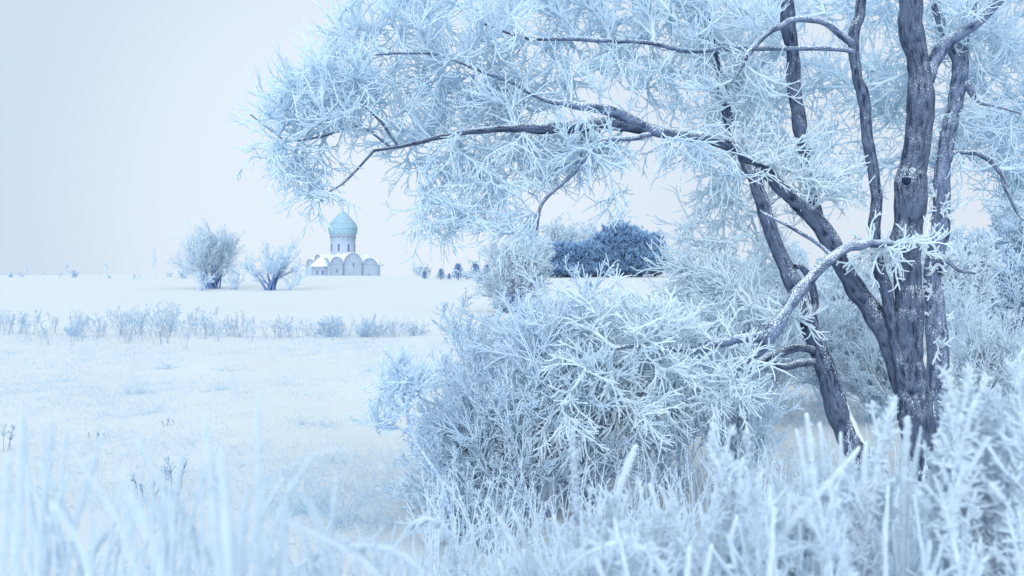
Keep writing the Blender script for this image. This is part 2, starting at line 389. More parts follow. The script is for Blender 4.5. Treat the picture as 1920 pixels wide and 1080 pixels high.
# ================================================================ CHURCH
def box(m, c, s, rot=0., org=(0, 0)):
    c = np.array(c, float); s = np.array(s, float)/2
    v = np.array([[x, y, z] for x in (-1, 1) for y in (-1, 1) for z in (-1, 1)])*s
    m.add(v+c, [[0, 1, 3, 2], [4, 6, 7, 5], [0, 4, 5, 1], [2, 3, 7, 6], [0, 2, 6, 4], [1, 5, 7, 3]])
def lathe(m, prof, k=48, c=(0, 0, 0), a0=0, a1=2*math.pi):
    pr = np.array(prof, float); full = abs(a1-a0-2*math.pi) < 1e-6
    th = np.linspace(a0, a1, k+1)
    V = np.stack([pr[:, 0][:, None]*np.cos(th), pr[:, 0][:, None]*np.sin(th), np.broadcast_to(pr[:, 1][:, None], (len(pr), k+1))], -1)+np.array(c)
    idx = np.arange(V.shape[0]*V.shape[1]).reshape(V.shape[:2]); a = idx[:-1, :-1]
    m.add(V, np.stack([a, idx[:-1, 1:], idx[1:, 1:], idx[1:, :-1]], -1).reshape(-1, 4))
class Frame:
    """local wall frame: u along the wall, n outward, z up -> church coordinates"""
    def __init__(s, o, u, n): s.o = np.array(o, float); s.u = np.array(u, float); s.n = np.array(n, float)
    def p(s, u, n, z): return s.o+s.u*u+s.n*n+np.array([0, 0, z])
def arch_pts(u0, u1, zs, zt, k=18):
    t = np.linspace(math.pi, 0, k); return np.stack([(u0+u1)/2+(u1-u0)/2*np.cos(t), zs+(zt-zs)*np.sin(t)], 1)
def arch_slab(m, fr, u0, u1, z0, zs, zt, n0, n1, k=18):
    """solid with rectangular foot and rounded head, from depth n0 to n1"""
    A = np.vstack([[u0, z0], arch_pts(u0, u1, zs, zt, k), [u1, z0]]); K = len(A)
    V = [fr.p(a, n0, b) for a, b in A]+[fr.p(a, n1, b) for a, b in A]
    q = [[i, (i+1) % K, K+(i+1) % K, K+i] for i in range(K)]
    t = []
    for o in (0, K):
        c = len(V); V.append(fr.p((u0+u1)/2, n0 if o == 0 else n1, zs))
        t += [[c, o+i, o+(i+1) % K] for i in range(K)]
    m.add(np.array(V), q, 1., None, None, t)
def arch_band(m, fr, u0, u1, zs, zt, w, n0, n1, k=22):
    a = arch_pts(u0, u1, zs, zt, k); b = arch_pts(u0-w, u1+w, zs, zt+w, k)
    V = np.array([[fr.p(*x, ) for x in ((p[0], n0, p[1]), (q[0], n0, q[1]), (q[0], n1, q[1]), (p[0], n1, p[1]))] for p, q in zip(a, b)])
    idx = np.arange(k*4).reshape(k, 4); qd = []
    for i in range(k-1):
        for j in range(4): qd.append([idx[i, j], idx[i, (j+1) % 4], idx[i+1, (j+1) % 4], idx[i+1, j]])
    qd += [list(idx[0]), list(idx[-1])]
    m.add(V.reshape(-1, 3), qd)
def church():
    D = 212.; o = at(643, 518, D); base = o.copy(); base[2] = gz(base[0], base[1])-.05
    root = empty('church', base, 'pale lavender single-domed stone church with blue onion dome standing on the snowy rise', 'church')
    # the building is turned so that its long side nearly faces the viewer; local frame about the drum axis
    a = math.radians(35); ca, sa = math.cos(a), math.sin(a)
    H = 5.35  # half side
    e1 = np.array([ca, sa, 0.])*1.0; e2 = np.array([-sa, ca, 0.])   # e1 along the viewer-side facade, e2 away from viewer
    def W(u, v, z): return base+e1*u+e2*v+np.array([0, 0, z])
    zb = -.1; off = .45+(CAMH-(518-HY)/F*D-base[2])*0
    z518 = CAMH-(518-HY)/F*D-base[2]       # height of the visible foot above the church's base
    s = .0196*5.4/5.4
    h = lambda zp: z518+(862-zp)*.0196*1.02  # zoomed photo row -> height
    walls = Mesh(); roof = Mesh(); trims = Mesh()
    south = Frame(W(0, -H, 0), e1, -e2); east = Frame(W(-H, 0, 0), -e2, -e1); north = Frame(W(0, H, 0), -e1, e2); west = Frame(W(H, 0, 0), e2, e1)
    zs = h(745)
    # the solid core under the vaults
    for fr in (south,):
        V = [W(sx*H*.985, sy*H*.985, z) for sx in (-1, 1) for sy in (-1, 1) for z in (zb, zs)]
        walls.add(np.array(V), [[0, 1, 3, 2], [4, 6, 7, 5], [0, 4, 5, 1], [2, 3, 7, 6], [1, 5, 7, 3]])
    baysS = [(-H, -2.55, h(672)), (-2.5, 1.55, h(634)), (1.6, 4.75, h(684))]
    baysE = [(-H, -1.9, h(690)), (-1.85, 1.85, h(648)), (1.9, H, h(684))]
    for fr, bays in ((south, baysS), (east, baysE), (north, [(-4.75, -1.6, h(684)), (-1.55, 2.5, h(634)), (2.55, H, h(672))]), (west, baysE)):
        for (u0, u1, zt) in bays:
            arch_slab(walls, fr, u0+.10, u1-.10, zb, zs, zt-.12, -.3, .02)
            arch_slab(roof, fr, u0-.02, u1+.02, zs-.1, zs, zt+.10, -4.2, -.02)
            arch_band(trims, fr, u0+.13, u1-.13, zs, zt-.10, .09, -.1, .15)
            arch_band(trims, fr, u0+.55, u1-.55, zs-.05, zt-.50, .06, 0, .05)
        edges = sorted({b[0] for b in bays}|{b[1] for b in bays})
        for u in edges:
            V = [fr.p(u+du, n, z) for du in (-.17, .17) for n in (-.02, .09) for z in (zb, zs+.1)]
            walls.add(np.array(V), [[0, 1, 3, 2], [4, 6, 7, 5], [0, 4, 5, 1], [2, 3, 7, 6], [1, 5, 7, 3], [0, 2, 6, 4]])
    # pilaster shadow lines on the long side
    for u in (-2.3, -2.75, 1.35, 1.8, 4.55):
        V = [south.p(u+du, n, z) for du in (-.03, .03) for n in (.0, .045) for z in (zb, zs+.2)]
        trims.add(np.array(V), [[0, 1, 3, 2], [4, 6, 7, 5], [0, 4, 5, 1], [2, 3, 7, 6], [1, 5, 7, 3], [0, 2, 6, 4]])
    walls.build('wall', M['plaster'], root, False)
    # central snow roof rising to the drum
    k = 4
    V = [W(sx*3.9, sy*3.9, h(715)) for sx, sy in ((-1, -1), (1, -1), (1, 1), (-1, 1))]+[W(sx*1.8, sy*1.8, h(632)) for sx, sy in ((-1, -1), (1, -1), (1, 1), (-1, 1))]
    roof.add(np.array(V), [[0, 1, 5, 4], [1, 2, 6, 5], [2, 3, 7, 6], [3, 0, 4, 7], [4, 5, 6, 7]])
    V = [W(sx*H*.97, sy*H*.97, z) for sx in (-1, 1) for sy in (-1, 1) for z in (zs-.02, zs+.14)]
    roof.add(np.array(V), [[0, 1, 3, 2], [4, 6, 7, 5], [0, 4, 5, 1], [2, 3, 7, 6], [1, 5, 7, 3]])
    rf = roof.build('snow_roof', M['snowcap'], root, False)
    trims.build('arch_moulding', M['trim'], root, False)
    for (u, v) in ((H, -H), (-H, -H), (H, H), (-H, H)):
        p = W(u*1.01, v*1.01, 0); q = W(u*1.12, v*1.12, 0)
        ed = Mesh(); ed.tubes(np.array([[p[0], p[1], base[2]+zs-.55], [(p[0]+q[0])/2, (p[1]+q[1])/2, base[2]+zs-.2], [q[0], q[1], base[2]+zs+.03]]), np.array([.06, .06, .07]), 5); ed.build('gutter', M['slate'], root)
    # apse with a conical snow roof on the altar side
    ac = W(-H-.2, -2.3, 0); ap = Mesh(); lathe(ap, [(1.95, base[2]+zb), (1.95, base[2]+h(770)), (2.08, base[2]+h(768)), (2.08, base[2]+h(762))], 30, (ac[0], ac[1], 0))
    ar = Mesh(); lathe(ar, [(2.18, base[2]+h(766)), (2.18, base[2]+h(760)), (1.3, base[2]+h(705)), (.2, base[2]+h(668)), (0.01, base[2]+h(667))], 30, (ac[0], ac[1], 0))
    apo = ap.build('apse', M['plaster'], root); ar.build('snow_cap', M['snowcap'], apo)
    ac2 = W(-H-.1, 2.2, 0); ap = Mesh(); lathe(ap, [(1.3, base[2]+zb), (1.3, base[2]+h(775)), (.2, base[2]+h(730))], 24, (ac2[0], ac2[1], 0)); ap.build('apse', M['plaster'], root)
    # drum
    R = 2.46; dr = Mesh(); lathe(dr, [(R+.12, base[2]+h(660)), (R+.10, base[2]+h(640)), (R, base[2]+h(638)), (R, base[2]+h(462)), (R+.1, base[2]+h(460)), (R+.14, base[2]+h(452)), (R+.02, base[2]+h(450))], 64, (base[0], base[1], 0))
    dro = dr.build('drum', M['plaster'], root)
    sc = Mesh(); n = 16
    for i in range(n):
        t0 = 2*math.pi*i/n; ang = np.linspace(math.pi, 0, 9); pts = []
        for b in ang:
            th = t0+math.pi/n*math.cos(b); z = h(488)+.42*math.sin(b)
            pts.append(base+np.array([(R+.05)*math.cos(th), (R+.05)*math.sin(th), z]))
        sc.tubes(np.array(pts), np.full(9, .055), 4)
    sc.build('arcature', M['trim'], dro)
    for i in range(8):
        th = -math.pi/2+math.radians(-10)+i*math.pi/4
        c = base+np.array([math.cos(th), math.sin(th), 0])*(R+.0); fr = Frame([c[0], c[1], base[2]], [-math.sin(th), math.cos(th), 0], [math.cos(th), math.sin(th), 0])
        w = Mesh(); arch_slab(w, fr, -.17, .17, h(614), h(556), h(545), -.2, .03, 8); wo = w.build('window', M['dark'], dro, False)
        w = Mesh(); arch_band(w, fr, -.2, .2, h(556), h(546), .06, -.05, .06, 8); w.build('frame', M['trim'], wo, False)
    for u, z0, z1, hw in ((-.35, 764, 722, .11), (-3.9, 826, 788, .08), (3.1, 862, 842, .1)):
        w = Mesh(); arch_slab(w, south, u-hw, u+hw, h(z0), h(z1+8), h(z1), -.1, .035, 8); w.build('window', M['dark'], root, False)
    for t in (-1.9, -1.35):
        fr = Frame([ac[0]+1.95*math.cos(t), ac[1]+1.95*math.sin(t), base[2]], [-math.sin(t), math.cos(t), 0], [math.cos(t), math.sin(t), 0])
        w = Mesh(); arch_slab(w, fr, -.13, .13, h(846), h(812), h(804), -.1, .04, 8); w.build('window', M['dark'], apo, False)
    # dome
    prof = [(R+.1, h(452)), (R+.26, h(440)), (R+.38, h(420)), (R+.42, h(395)), (R+.38, h(370)), (R+.2, h(348)), (R-.15, h(322)), (1.85, h(296)), (1.35, h(268)), (.85, h(244)), (.42, h(226)), (.16, h(214)), (.06, h(205))]
    pr = catmull([[a, 0, b, 0] for a, b in prof], .15)
    dm = Mesh(); lathe(dm, [(p[0], base[2]+p[2]) for p in pr], 72, (base[0], base[1], 0)); dmo = dm.build('dome', M['dome'], root)
    sm = Mesh()
    for zp in (396, 342):
        r = np.interp(h(zp), pr[:, 2], pr[:, 0])+.015; t = np.linspace(0, 2*math.pi, 60)
        sm.tubes(np.stack([base[0]+r*np.cos(t), base[1]+r*np.sin(t), np.full(60, base[2]+h(zp))], 1), np.full(60, .025), 4)
    sm.build('seam', M['slate'], dmo)
    hm = Mesh(); p = base+np.array([-.45, -1.1, h(281)]); box(hm, p, (.16, .5, .22)); hm.build('hatch', M['slate'], dmo, False)
    cr = Mesh(); q = base+np.array([0, 0, h(205)])
    lathe(cr, [(.02, q[2]+.05), (.11, q[2]+.12), (.13, q[2]+.2), (.08, q[2]+.3), (.03, q[2]+.34)], 12, (q[0], q[1], 0))
    box(cr, q+[0, 0, .95], (.06, .06, 1.7)); box(cr, q+[0, 0, 1.02], (.85, .055, .07)); box(cr, q+[0, 0, 1.35], (.36, .055, .06)); box(cr, q+[0, 0, .62], (.42, .055, .05))
    cr.build('cross', M['slate'], root, False)
church()

# ================================================================ THE BIG TREES
def tree(name, base, label, limbs, crowns, group=None, cat='tree', ks=None, barkm='bark', crown_mats=('twig', 'twig'), snow=None):
    root = empty(name, base, label, cat, group); paths = []
    for i, (nm, rows, k, mat) in enumerate(limbs):
        p = limb(rows, step=max(.012, rows[0][2]/F*8/22)); paths.append(p)
        limb_mesh(p, k, 11*i+len(label)).build(nm, M[mat], root)
    CM = Mesh()
    for j, (tgts, kw, mats) in enumerate(crowns):
        use = kw.pop('use', None); ps = paths if use is None else [paths[u] for u in use]
        crown(ps, tgts, M_=CM, ci=('twig', 'twigw').index(mats[1]), **kw)
    CM.build('crown', [M['twig'], M['twigw']], root)
    return root, paths

cat = np.concatenate
# --- tree A: big front trunk with its leaning limbs and the long arching bough
A = [
 ('trunk', [(1752, 950, 100, 9), (1742, 905, 74, 9), (1733, 870, 66, 9), (1721, 800, 60, 9), (1711, 740, 56, 9), (1704, 690, 53, 9), (1702, 600, 53, 9), (1703, 500, 53, 9), (1707, 430, 54, 9), (1709, 370, 52, 9), (1712, 330, 54, 9), (1721, 280, 47, 9), (1727, 210, 48, 9), (1728, 155, 48, 9), (1722, 105, 44, 9), (1709, 50, 42, 9), (1706, 0, 40, 9), (1702, -80, 36, 9), (1690, -220, 28, 9)], 54, 'bark'),
 ('limb', [(1738, 155, 22, 9.03), (1748, 118, 26, 9.05), (1768, 85, 26, 9.05), (1798, 63, 24, 9.0), (1832, 40, 20, 8.95), (1868, 4, 17, 8.9), (1920, -50, 14, 8.8)], 24, 'bark2'),
 ('limb', [(1705, 760, 34, 9.08), (1690, 700, 36, 9.1), (1671, 645, 38, 9.12), (1640, 590, 38, 9.15), (1606, 538, 37, 9.15), (1572, 480, 35, 9.1), (1540, 424, 33, 9.1), (1508, 392, 29, 9.05), (1474, 362, 25, 9.0), (1440, 326, 23, 9.0), (1398, 296, 21, 8.95), (1350, 272, 20, 8.9), (1290, 252, 22, 8.8), (1220, 240, 24, 8.7), (1160, 233, 25, 8.62), (1080, 235, 23, 8.5), (1010, 240, 19, 8.4), (930, 243, 13, 8.4), (860, 250, 10, 8.4), (800, 262, 8, 8.4), (740, 277, 6, 8.35), (700, 283, 5, 8.3)], 26, 'bark'),
 ('limb', [(1698, 740, 24, 9.0), (1684, 670, 26, 8.98), (1668, 590, 24, 9), (1655, 530, 23, 9), (1641, 470, 22, 9), (1638, 420, 22, 9), (1643, 370, 21, 9), (1636, 310, 20, 9), (1628, 240, 20, 9), (1622, 180, 22, 9), (1606, 130, 19, 9), (1600, 70, 20, 9), (1612, 15, 19, 9), (1618, -60, 16, 9)], 28, 'bark'),
 ('limb', [(1545, 430, 22, 9.1), (1528, 380, 22, 9.2), (1514, 320, 23, 9.2), (1504, 260, 24, 9.2), (1494, 200, 26, 9.2), (1486, 140, 26, 9.2), (1477, 70, 26, 9.2), (1471, 10, 25, 9.2), (1462, -80, 22, 9.2)], 30, 'bark'),
 ('limb', [(1598, 85, 12, 9), (1575, 66, 12, 8.95), (1545, 45, 11, 8.9), (1500, 38, 12, 8.9), (1462, 50, 12, 8.85), (1430, 70, 11, 8.8), (1405, 96, 10, 8.75), (1392, 125, 6, 8.7), (1372, 155, 4, 8.65)], 14, 'bark2'),
 ('limb', [(1235, 241, 18, 8.7), (1185, 228, 20, 8.62), (1140, 215, 19, 8.55), (1100, 206, 17, 8.5), (1060, 196, 13, 8.5), (1010, 182, 7, 8.5), (960, 155, 6, 8.45), (900, 135, 5, 8.4), (830, 105, 5, 8.35), (760, 99, 4, 8.3), (695, 103, 3, 8.2)], 12, 'bark2'),
 ('limb', [(1300, 262, 12, 8.9), (1250, 246, 10, 8.85), (1190, 260, 9, 8.5), (1130, 262, 8, 8.4), (1105, 290, 8, 8.35), (1075, 325, 8, 8.3), (1035, 358, 7, 8.3), (1014, 385, 7, 8.3), (1008, 420, 5, 8.3), (1006, 442, 3, 8.3)], 12, 'bark2'),
 ('limb', [(1602, 100, 12, 9), (1560, 92, 10, 8.98), (1400, 96, 9, 9), (1300, 100, 9, 9), (1220, 82, 8, 8.9), (1150, 78, 8, 8.8), (1060, 74, 7, 8.7), (980, 70, 5, 8.6), (900, 40, 4, 8.5)], 10, 'bark2'),
 ('limb', [(700, 283, 5, 8.3), (676, 310, 5, 8.3), (645, 340, 5, 8.25), (614, 360, 4, 8.2), (600, 378, 3, 8.2)], 8, 'bark2'),
 ('limb', [(735, 280, 6, 8.35), (680, 240, 5, 8.3), (640, 246, 4.5, 8.3), (590, 259, 4, 8.25), (540, 263, 4, 8.2), (505, 240, 3.5, 8.2), (470, 214, 3, 8.2)], 8, 'bark2'),
 ('limb', [(745, 270, 5, 8.35), (715, 228, 5, 8.3), (685, 196, 5, 8.3), (664, 165, 4, 8.25), (655, 140, 3.5, 8.2)], 8, 'bark2'),
]
RA = cat([
 targets([(700, -45), (1000, -60), (1345, -60), (1350, 30), (1000, 40), (720, 35), (690, 10)], 78, 9.0, .4),
 targets([(650, 45), (720, -10), (1000, 20), (1000, 110), (860, 90), (770, 90), (640, 100), (625, 70)], 42, 8.5, .35),
 targets([(1000, 20), (1450, 10), (1450, 190), (1280, 230), (1150, 190), (1090, 140), (1000, 120)], 86, 9.3, .4),
 targets([(850, 110), (1090, 140), (1160, 205), (1050, 190), (900, 240), (780, 262), (700, 265), (690, 180), (760, 130)], 84, 8.95, .35),
 targets([(640, 100), (700, 115), (690, 200), (700, 262), (560, 262), (500, 235), (470, 215), (545, 180), (600, 140)], 52, 8.25, .3),
 targets([(560, 140), (650, 90), (670, 130), (650, 170), (600, 175)], 8, 8.25, .2),
])
RB = cat([
 targets([(760, 280), (960, 255), (1110, 250), (1060, 300), (1000, 350), (960, 385), (860, 370), (800, 360), (760, 330)], 66, 8.8, .3),
 targets([(785, 370), (850, 370), (880, 400), (840, 425), (812, 450), (795, 430), (785, 400)], 15, 8.3, .2),
 targets([(1050, 255), (1210, 255), (1170, 280), (1110, 300), (1060, 310)], 26, 8.5, .3),
 targets([(500, 262), (600, 262), (600, 310), (560, 325), (525, 300)], 14, 8.2, .2),
 targets([(570, 350), (615, 345), (620, 372), (600, 382), (580, 378)], 6, 8.2, .1),
 targets([(940, 400), (1005, 400), (1010, 440), (960, 445)], 7, 8.35, .15),
 targets([(1140, 320), (1185, 360), (1175, 385), (1140, 370)], 3, 8.4, .1),
 targets([(1200, 255), (1330, 275), (1380, 320), (1300, 300)], 12, 8.8, .2),
])
RC = cat([
 targets([(1340, -60), (1700, -60), (1700, 150), (1460, 200), (1340, 100)], 78, 10.1, .3),
 targets([(1400, 130), (1700, 140), (1700, 300), (1640, 360), (1420, 330), (1330, 250)], 78, 10.1, .3),
 targets([(1700, -60), (1965, -60), (1965, 60), (1850, 130), (1740, 100)], 55, 9.6, .4),
])
RD = cat([
 targets([(1480, 310), (1560, 320), (1570, 400), (1500, 400)], 14, 9.0, .12),
 targets([(1380, 260), (1480, 290), (1480, 350), (1400, 330)], 10, 8.95, .12),
])
rootA, pathsA = tree('frosted_tree', (*at(1741, 905, 9)[:2], 0.), 'big dark-barked tree with the widest trunk and a long bough arching left over the field', A, [
 (RA, dict(use=[2, 5, 6, 8, 9, 10, 11], ntw=6, upb=.10), ('twig', 'twig')),
 (RB, dict(use=[2, 7, 9, 10, 6], ntw=5, drop=.10), ('twig', 'twig')),
 (RC, dict(use=[0, 1, 3, 4, 5], ntw=5), ('twig', 'twig')),
 (RD, dict(use=[2, 4], ntw=5, twr=.0072), ('twigw', 'twigw')),
])
# burr and knot on the trunk
kn = Mesh(); a_, b_ = at(1702, 340, 9.0), at(1699, 338, 8.875); h_ = np.linspace(0, 1, 6)[:, None]
kn.tubes(a_*(1-h_)+b_*h_, np.array([.07, .062, .05, .042, .036, .022]), 16, 1., .08)
kn.build('knot', M['bark2'], rootA)

# --- tree B: second trunk close behind
B = [
 ('trunk', [(1764, 900, 50, 9.50), (1757, 850, 44, 9.50), (1757, 740, 40, 9.50), (1757, 600, 38, 9.50), (1752, 520, 32, 9.50), (1760, 440, 32, 9.50), (1766, 380, 31, 9.50), (1770, 300, 29, 9.50), (1777, 240, 28, 9.50), (1794, 170, 27, 9.50), (1797, 112, 27, 9.50), (1806, 75, 20, 9.50), (1816, 25, 19, 9.50), (1822, -60, 16, 9.50)], 32, 'bark2'),
 ('limb', [(1796, 125, 16, 9.50), (1780, 85, 18, 9.50), (1763, 35, 17, 9.50), (1750, -10, 16, 9.50), (1742, -80, 14, 9.50)], 20, 'bark2'),
 ('limb', [(1775, 290, 8, 9.50), (1830, 292, 9, 9.40), (1868, 322, 8, 9.30), (1886, 362, 7, 9.20), (1905, 400, 5, 9.20), (1935, 425, 4, 9.10)], 10, 'bark2'),
 ('limb', [(1752, 500, 10, 9.40), (1772, 488, 12, 9.30), (1800, 506, 9, 9.25), (1830, 512, 6, 9.20)], 10, 'bark2'),
 ('limb', [(1800, 150, 10, 9.50), (1822, 165, 13, 9.40), (1836, 190, 7, 9.35), (1870, 200, 5, 9.30), (1925, 215, 4, 9.30)], 10, 'bark2'),
]
BT = cat([
 targets([(1800, 60), (1965, 30), (1965, 270), (1860, 270), (1800, 250)], 75, 10.2, .35),
 targets([(1790, 240), (1965, 230), (1965, 350), (1880, 330), (1800, 300)], 45, 9.8, .3),
 targets([(1880, 330), (1965, 330), (1965, 430), (1900, 410)], 18, 9.7, .2),
 targets([(1735, 200), (1790, 220), (1800, 340), (1740, 350)], 10, 9.6, .2),
])
BW = cat([targets([(1735, 340), (1790, 340), (1790, 560), (1735, 560)], 14, 9.5, .15), targets([(1740, 560), (1775, 560), (1770, 790), (1745, 790)], 10, 9.5, .12)])
tree('frosted_tree', (*at(1760, 880, 9.5)[:2], 0.), 'slimmer dark tree standing close behind the widest trunk, forked in a V near the top', B, [
 (BT, dict(ntw=5), ('twig', 'twig')),
 (BW, dict(use=[0, 3], ntw=5, twr=.011, twl=(.10, .22)), ('twigw', 'twigw')),
])

# --- tree C: trunk leaning to the left with the bowed limb and low arches
Cc = [
 ('trunk', [(1668, 925, 56, 8.7), (1640, 878, 50, 8.7), (1610, 838, 44, 8.7), (1584, 795, 41, 8.7), (1560, 745, 40, 8.7), (1541, 690, 38, 8.7), (1526, 640, 36, 8.7), (1510, 590, 35, 8.7), (1492, 540, 33, 8.75), (1470, 488, 31, 8.8), (1446, 435, 28, 8.8), (1430, 390, 26, 8.85), (1412, 345, 24, 8.9), (1392, 300, 21, 9.1), (1372, 250, 18, 9.3), (1352, 170, 16, 9.4), (1336, 90, 14, 9.4), (1318, 10, 14, 9.4), (1305, -70, 12, 9.4)], 40, 'bark'),
 ('limb', [(1706, 470, 16, 8.75), (1672, 462, 17, 8.6), (1640, 459, 17, 8.45), (1608, 466, 18, 8.3), (1575, 482, 19, 8.2), (1540, 505, 20, 8.1), (1508, 532, 21, 8.05), (1482, 560, 22, 8.0), (1458, 592, 23, 7.95), (1440, 618, 26, 7.9), (1424, 648, 22, 7.9), (1400, 668, 16, 7.85), (1372, 700, 10, 7.8), (1350, 735, 6, 7.75)], 26, 'bark2'),
 ('limb', [(1440, 622, 18, 7.9), (1412, 630, 17, 7.85), (1372, 636, 16, 7.8), (1332, 644, 14, 7.75), (1290, 655, 10, 7.7), (1240, 650, 8, 7.6), (1190, 648, 8, 7.5), (1155, 656, 7, 7.45), (1120, 675, 4, 7.4)], 18, 'bark2'),
 ('limb', [(1528, 660, 16, 8.65), (1495, 657, 16, 8.5), (1462, 660, 17, 8.4), (1436, 672, 17, 8.3), (1412, 692, 16, 8.2), (1390, 718, 14, 8.15), (1370, 745, 10, 8.1), (1352, 770, 6, 8.1)], 20, 'bark'),
 ('limb', [(1530, 678, 16, 8.65), (1505, 680, 17, 8.5), (1480, 686, 15, 8.4), (1455, 682, 10, 8.35)], 16, 'bark'),
 ('limb', [(1520, 600, 14, 8.7), (1530, 560, 15, 8.75), (1522, 525, 14, 8.75), (1505, 500, 12, 8.75), (1490, 498, 9, 8.7)], 16, 'bark'),
 ('limb', [(1572, 486, 8, 8.2), (1530, 455, 8, 8.3), (1490, 432, 7, 8.35), (1440, 405, 6, 8.4), (1425, 395, 4, 8.4)], 10, 'bark2'),
]
CT = cat([
 targets([(1010, 590), (1120, 560), (1330, 590), (1420, 640), (1390, 720), (1340, 770), (1200, 760), (1060, 740), (1005, 680)], 78, 7.6, .32),
 targets([(985, 700), (1100, 720), (1330, 760), (1320, 810), (1190, 830), (1100, 850), (1040, 870), (1000, 850)], 44, 7.45, .22),
])
CU = cat([
 targets([(1270, 410), (1340, 330), (1410, 320), (1440, 400), (1480, 500), (1440, 560), (1360, 560), (1290, 540)], 62, 9.6, .25),
 targets([(1250, 480), (1360, 500), (1440, 600), (1330, 600), (1250, 560)], 30, 9.3, .25),
 targets([(1300, 0), (1400, 100), (1420, 300), (1360, 300), (1320, 150)], 40, 9.3, .2),
])
CW = cat([targets([(1600, 455), (1720, 445), (1712, 510), (1620, 500)], 8, 8.6, .12), targets([(1460, 590), (1540, 590), (1545, 640), (1490, 650)], 6, 8.55, .08)])
rootC, pathsC = tree('frosted_tree', (*at(1660, 900, 8.7)[:2], 0.), 'tree leaning left with snow on its curved foot and a low bent limb', Cc, [
 (CT, dict(use=[1, 2, 3], ntw=7, twr=.0066, twl=(.14, .36), side=5, drop=.04, wob=.13), ('twigw', 'twigw')),
 (CU, dict(use=[0, 5, 6], ntw=5, twr=.0066), ('twig', 'twigw')),
 (CW, dict(use=[0, 1], ntw=5, twr=.0085, twl=(.16, .34)), ('twigw', 'twigw')),
])
p = pathsC[0]; sel = p[(p[:, 2] < at(0, 735, 8.7)[2]) & (p[:, 2] > at(0, 872, 8.7)[2])]
T = unit(np.gradient(sel[:, :3], axis=0)); nn = np.cross(np.array([0, 1., 0]), T); nn = np.where(nn[:, :1] > 0, nn, -nn)
w = np.sin(np.linspace(0, math.pi, len(sel)))**.5
sm = Mesh(); sm.tubes(sel[:, :3]+nn*sel[:, 3:4]*.62+np.array([0, -.01, 0]), sel[:, 3]*.62*w+.002, 16, 1., .03)
sm.build('snow_ridge', M['snowcap'], rootC)

# ================================================================ SHRUBS
def shrub(px, py, d, label, hpx, wpx, n0=16, mats=('shrub', 'shrub'), lean=(0, 0), r=.010, tw=.005, lv=(7, 6, 4), name='frosted_shrub', group=None, ground_z=True, spread=None, S=7, k=4, up=.03, rime0=.35, cat='shrub', wob=.07):
    b = at(px, py, d)
    if ground_z: b[2] = float(gz(b[0], b[1]))-.03
    H = hpx/F*d; Wd = wpx/F*d/2
    root = empty(name, b, label, cat, group)
    ang = rng.random(n0)*2*math.pi; tl = (rng.random(n0)**.7)*(math.atan2(Wd, H*.62) if spread is None else spread)
    D0 = np.stack([np.sin(tl)*np.cos(ang)+lean[0], np.sin(tl)*np.sin(ang)*.8+lean[1], np.cos(tl)], 1)
    P0 = b+np.stack([rng.standard_normal(n0)*Wd*.10, rng.standard_normal(n0)*Wd*.10, np.zeros(n0)], 1)
    L = H*(.72+.3*rng.random(n0))*np.where(tl > .6, .9, 1.)
    P, R = grow(P0, D0, L, r*(.7+.6*rng.random(n0)), r*.35, S+2, wob, up)
    st = Mesh(); st.tubes(P, R, 6, np.linspace(rime0, .8, S+2)[None]*np.ones((n0, 1)), .05)
    st.build('stem', M[mats[0]], root)
    cr = Mesh()
    p0, dd, L1 = branch(P, lv[0], .22, .97, .5, .50, .55); P1, R1 = grow(p0, dd, L1, r*.5, tw, S, wob*1.2, up)
    cr.tubes(P1, R1, k, np.linspace(max(rime0, .55), .95, S)[None]*np.ones((len(P1), 1)), .08)
    p0, dd, L2 = branch(P1, lv[1], .2, .97, .55, .5, .45); P2, R2 = grow(p0, dd, L2, tw*1.05, tw*.8, max(4, S-2), wob*1.3, up)
    cr.tubes(P2, R2, k, .9, .08)
    if len(lv) > 2 and lv[2]:
        p0, dd, L3 = branch(P2, lv[2], .2, .95, .6, .5, .4); P3, R3 = grow(p0, dd, L3, tw*.9, tw*.7, 4, wob*1.4, up)
        cr.tubes(P3, R3, max(3, k-1), .92, 0)
    cr.build('crown', M[mats[1]], root)
    return root

# the big loose shrubs in front of the trees
shrub(985, 985, 7.5, 'wide loose shrub of fine blue-grey stems spilling left over the open snow', 315, 400, 36, lean=(-.18, .1), r=.011, tw=.0042, lv=(9, 8, 4))
shrub(1100, 960, 7.9, 'rounded frosty shrub under the thick white boughs, darkest near its foot', 400, 460, 30, lean=(-.12, .1), r=.011, tw=.0045, lv=(8, 8, 4))
shrub(1260, 950, 8.3, 'dense frosted shrub between the white boughs and the leaning tree', 330, 420, 26, lean=(.02, .05), r=.010, tw=.0045, lv=(8, 7, 4))
shrub(1385, 930, 8.4, 'upright twiggy shrub rising below the two low dark arches', 250, 190, 18, lean=(-.03, .1), r=.009, tw=.0045, lv=(7, 6, 4))
shrub(960, 900, 9.4, 'tall fine-twigged shrub whose feathery tips reach above the reed line', 300, 300, 28, lean=(-.12, .05), r=.011, tw=.0048, lv=(8, 8, 4), mats=('shrub', 'shrub'))
shrub(890, 960, 7.8, 'low spreading shrub with bare arching stems at the left edge of the thicket', 230, 380, 34, lean=(-.45, 0), r=.009, tw=.0042, lv=(8, 6, 4))
shrub(905, 1010, 7.0, 'lowest shrub at the lower left corner of the thicket, stems almost lying on the snow', 150, 420, 30, lean=(-.35, 0), r=.008, tw=.0040, lv=(8, 6, 4), up=.0)
